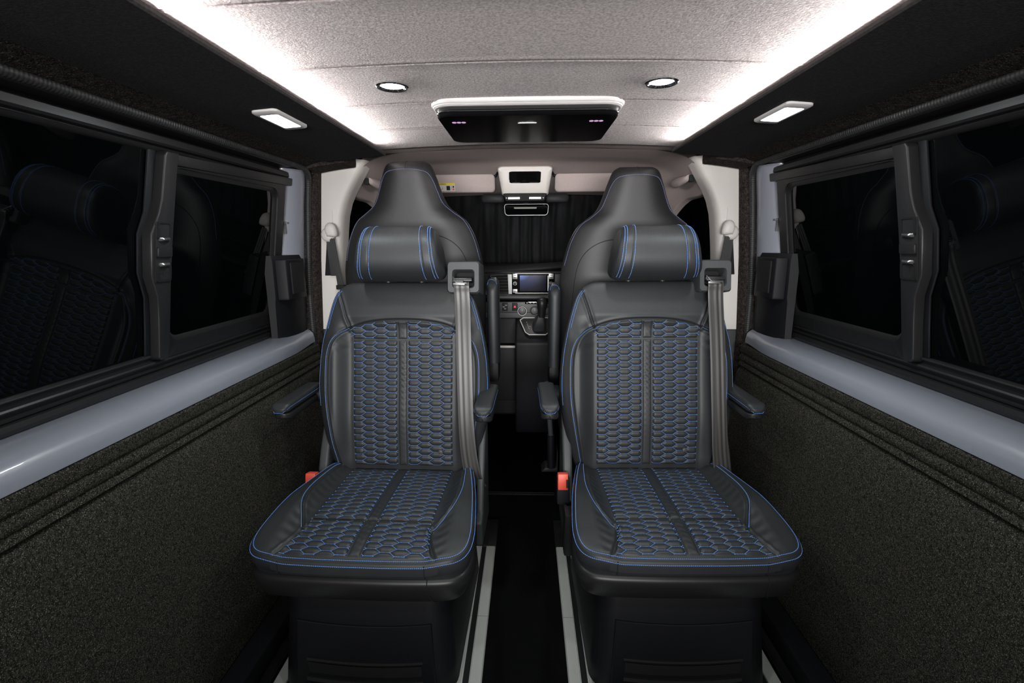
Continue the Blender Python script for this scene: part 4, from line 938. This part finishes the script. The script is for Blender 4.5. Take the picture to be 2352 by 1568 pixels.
# handbrake
hb = empty('handbrake_lever', (.088, 1.78, .30), label='dark handbrake lever standing in the aisle beside the right front seat', cat='handbrake')
m = MB(); m.tube([(.010, .0, -.02), (.006, -.005, .12)], [.016, .014], 12); m.build('handbrake_base', 'dullplastic', hb)
m = MB(); m.tube([(.006, -.005, .12), (-.012, -.035, .345)], [.010, .010], 12); m.build('handbrake_rod', 'greyplastic', hb)
m = MB(); m.prism([(-.03, -.035), (.035, -.035), (.035, .05), (.032, .05), (.03, -.02), (-.015, -.02)], 'y', -.01, .06); m.build('handbrake_bracket', 'plastic', hb, bevel=.004)

# ---------------- front seats
FH_ = [(.0, 1.450), (.055, 1.445), (.080, 1.430), (.096, 1.395), (.110, 1.355), (.124, 1.318), (.142, 1.288), (.172, 1.264), (.205, 1.235), (.235, 1.175), (.255, 1.10), (.263, 1.03), (.264, .90), (.258, .75), (.245, .62)]
def front_seat(label, dz):
    root = empty('cab_seat', label=label, cat='seat', group='front row seats')
    c = cr(FH_[1:], 12)[::-1]; zt, wt = c[:, 1], c[:, 0]
    zz = np.linspace(.62, 1.4435, 170); hw_ = np.interp(zz, zt, wt); ztop = 1.450
    hw_ = np.where(zz > 1.425, .088*np.sqrt(np.clip((ztop-zz)/(ztop-1.42), 0, 1))**.9+0, hw_) if False else hw_
    def yb(x, z):       # back surface (facing the rear cabin)
        u = np.clip(np.abs(x)/np.interp(z, zz, hw_), 0, 1); base = -.055+.14*(1.2-z)*.35
        G = (1-np.clip((z-1.40)/.0436, 0, 1)**3)**.5*.95+.05
        bul = .055*(1-u**3.2)**.6*G; return base+.05-bul-.012*np.exp(-((z-1.02)/.1)**2)*(1-u**2)
    n = 61; un = np.sin(np.linspace(-1, 1, n)*math.pi/2); rings = []
    for z, h in zip(zz, hw_):
        X = un*h; Y = yb(X, np.full(n, z)); f = [(x, y, z) for x, y in zip(X, Y)]
        G = (1-np.clip((z-1.37)/.0735, 0, 1)**3)**.5*.95+.05
        b = [(x, Y[0]+.085*(1-abs(x/h)**3)**.6*G, z) for x in (un[::-1][1:-1]*h)]
        rings.append(f+b)
    m = MB(); m.loft(rings); bk = m.build('backrest', 'leather2', root, angle=60)
    def fs(x, z): x, z = np.asarray(x, float), np.asarray(z, float); return np.stack([x, yb(x, z), z], -1)
    hwf = lambda z: float(np.interp(z, zz, hw_))
    line = cr([(-(hwf(z)-i), z) for z, i in ((1.10, .008), (1.18, .008), (1.24, .008), (1.27, .010), (1.30, .012), (1.34, .012), (1.375, .013), (1.400, .020), (1.409, .040))]+[(0, 1.413)]+[((hwf(z)-i), z) for z, i in ((1.409, .040), (1.400, .020), (1.375, .013), (1.34, .012), (1.30, .012), (1.27, .010), (1.24, .008), (1.18, .008), (1.10, .008))], 8)
    st = MB(); stitch_line(st, lambda x, z: fs(x, z)*np.array([1, 1, 1]), line, pitch=.0052, ln=.0036, wd=.0014, h=.0008, off=.0006); st.build('head_stitching', 'thread_pale', bk, smooth=False)
    sm = MB(); sm.tube(fs(np.zeros(8), np.linspace(1.413, 1.443, 8))+np.array([0, -.0003, 0]), .0009, 6); sm.build('head_seam', 'seam', bk)
    for sx in (-1, 1):
        cv = cr([(sx*.03, 1.195), (sx*.10, 1.190), (sx*.155, 1.165), (sx*.192, 1.12), (sx*.210, 1.05), (sx*.22, .92)], 8); sm = MB(); sm.tube(fs(cv[:, 0], cv[:, 1])+np.array([0, -.0002, 0]), .0012, 6); sm.build('back_seam', 'seam', bk)
    m = MB(); m.loft([[(x, y, z) for x, y in rrect(.50-.02*k, .30, .05, 5, 0, .15)] for z, k in ((.40, 1), (.42, 0), (.52, 0), (.56, 1))]); m.build('seat_cushion', 'leather2', root, angle=60)
    m = MB(); m.loft([[(x, y, z) for x, y in rrect(.42, .26, .03, 4, 0, .15)] for z in (.0, .40)]); m.build('seat_box', 'dullplastic', root, bevel=.006)
    return root
fs1 = front_seat('dark leather front seat back with pale stitching, behind the left captain seat', 0)
fs1.location = (-.420, 1.79, 0)
def arm(root, xs_):
    m = MB(); rings = []
    for t in np.linspace(0, 1, 26):
        z = .735+.305*t; e = max(0, (t-.86)/.14); k = (1-e**3)**.5*.62+.38; y0, y1 = -.115+.028*e**2, .0
        rings.append([(xs_+.022*k*np.sign(math.cos(a))*abs(math.cos(a))**.6, (y0+y1)/2+(y1-y0)/2*k*np.sign(math.sin(a))*abs(math.sin(a))**.6, z) for a in np.linspace(0, 2*math.pi, 29)[:-1]])
    m.loft(rings); a = m.build('folded_armrest', 'leather', root, angle=60)
    st = MB(); L3 = np.array([(xs_+q*.85, -.113+.02*abs(q)/.022, z) for q, z in ((-.022, .98), (-.0215, 1.01), (-.018, 1.030), (-.008, 1.037), (.004, 1.036), (.015, 1.027), (.021, 1.005))])
    L3 = np.array([np.array(p) for p in cr(L3, 6)])
    for k in range(len(L3)-1): dash(st, L3[k]*.85+L3[k+1]*.15, L3[k]*.15+L3[k+1]*.85, (0, -.6, .8), .0014, .001)
    st.build('armrest_stitching', 'thread', a, smooth=False)
    m = MB(); m.box((xs_, -.055, .70), (.040, .10, .08)); m.build('armrest_pivot', 'dullplastic', root, bevel=.015)
fs2 = copy_tree(fs1); tag(fs2, 'dark leather front seat back with pale stitching, behind the right captain seat'); fs2.location = (.385, 1.815, -.022)
arm(fs1, .298); arm(fs2, -.285)
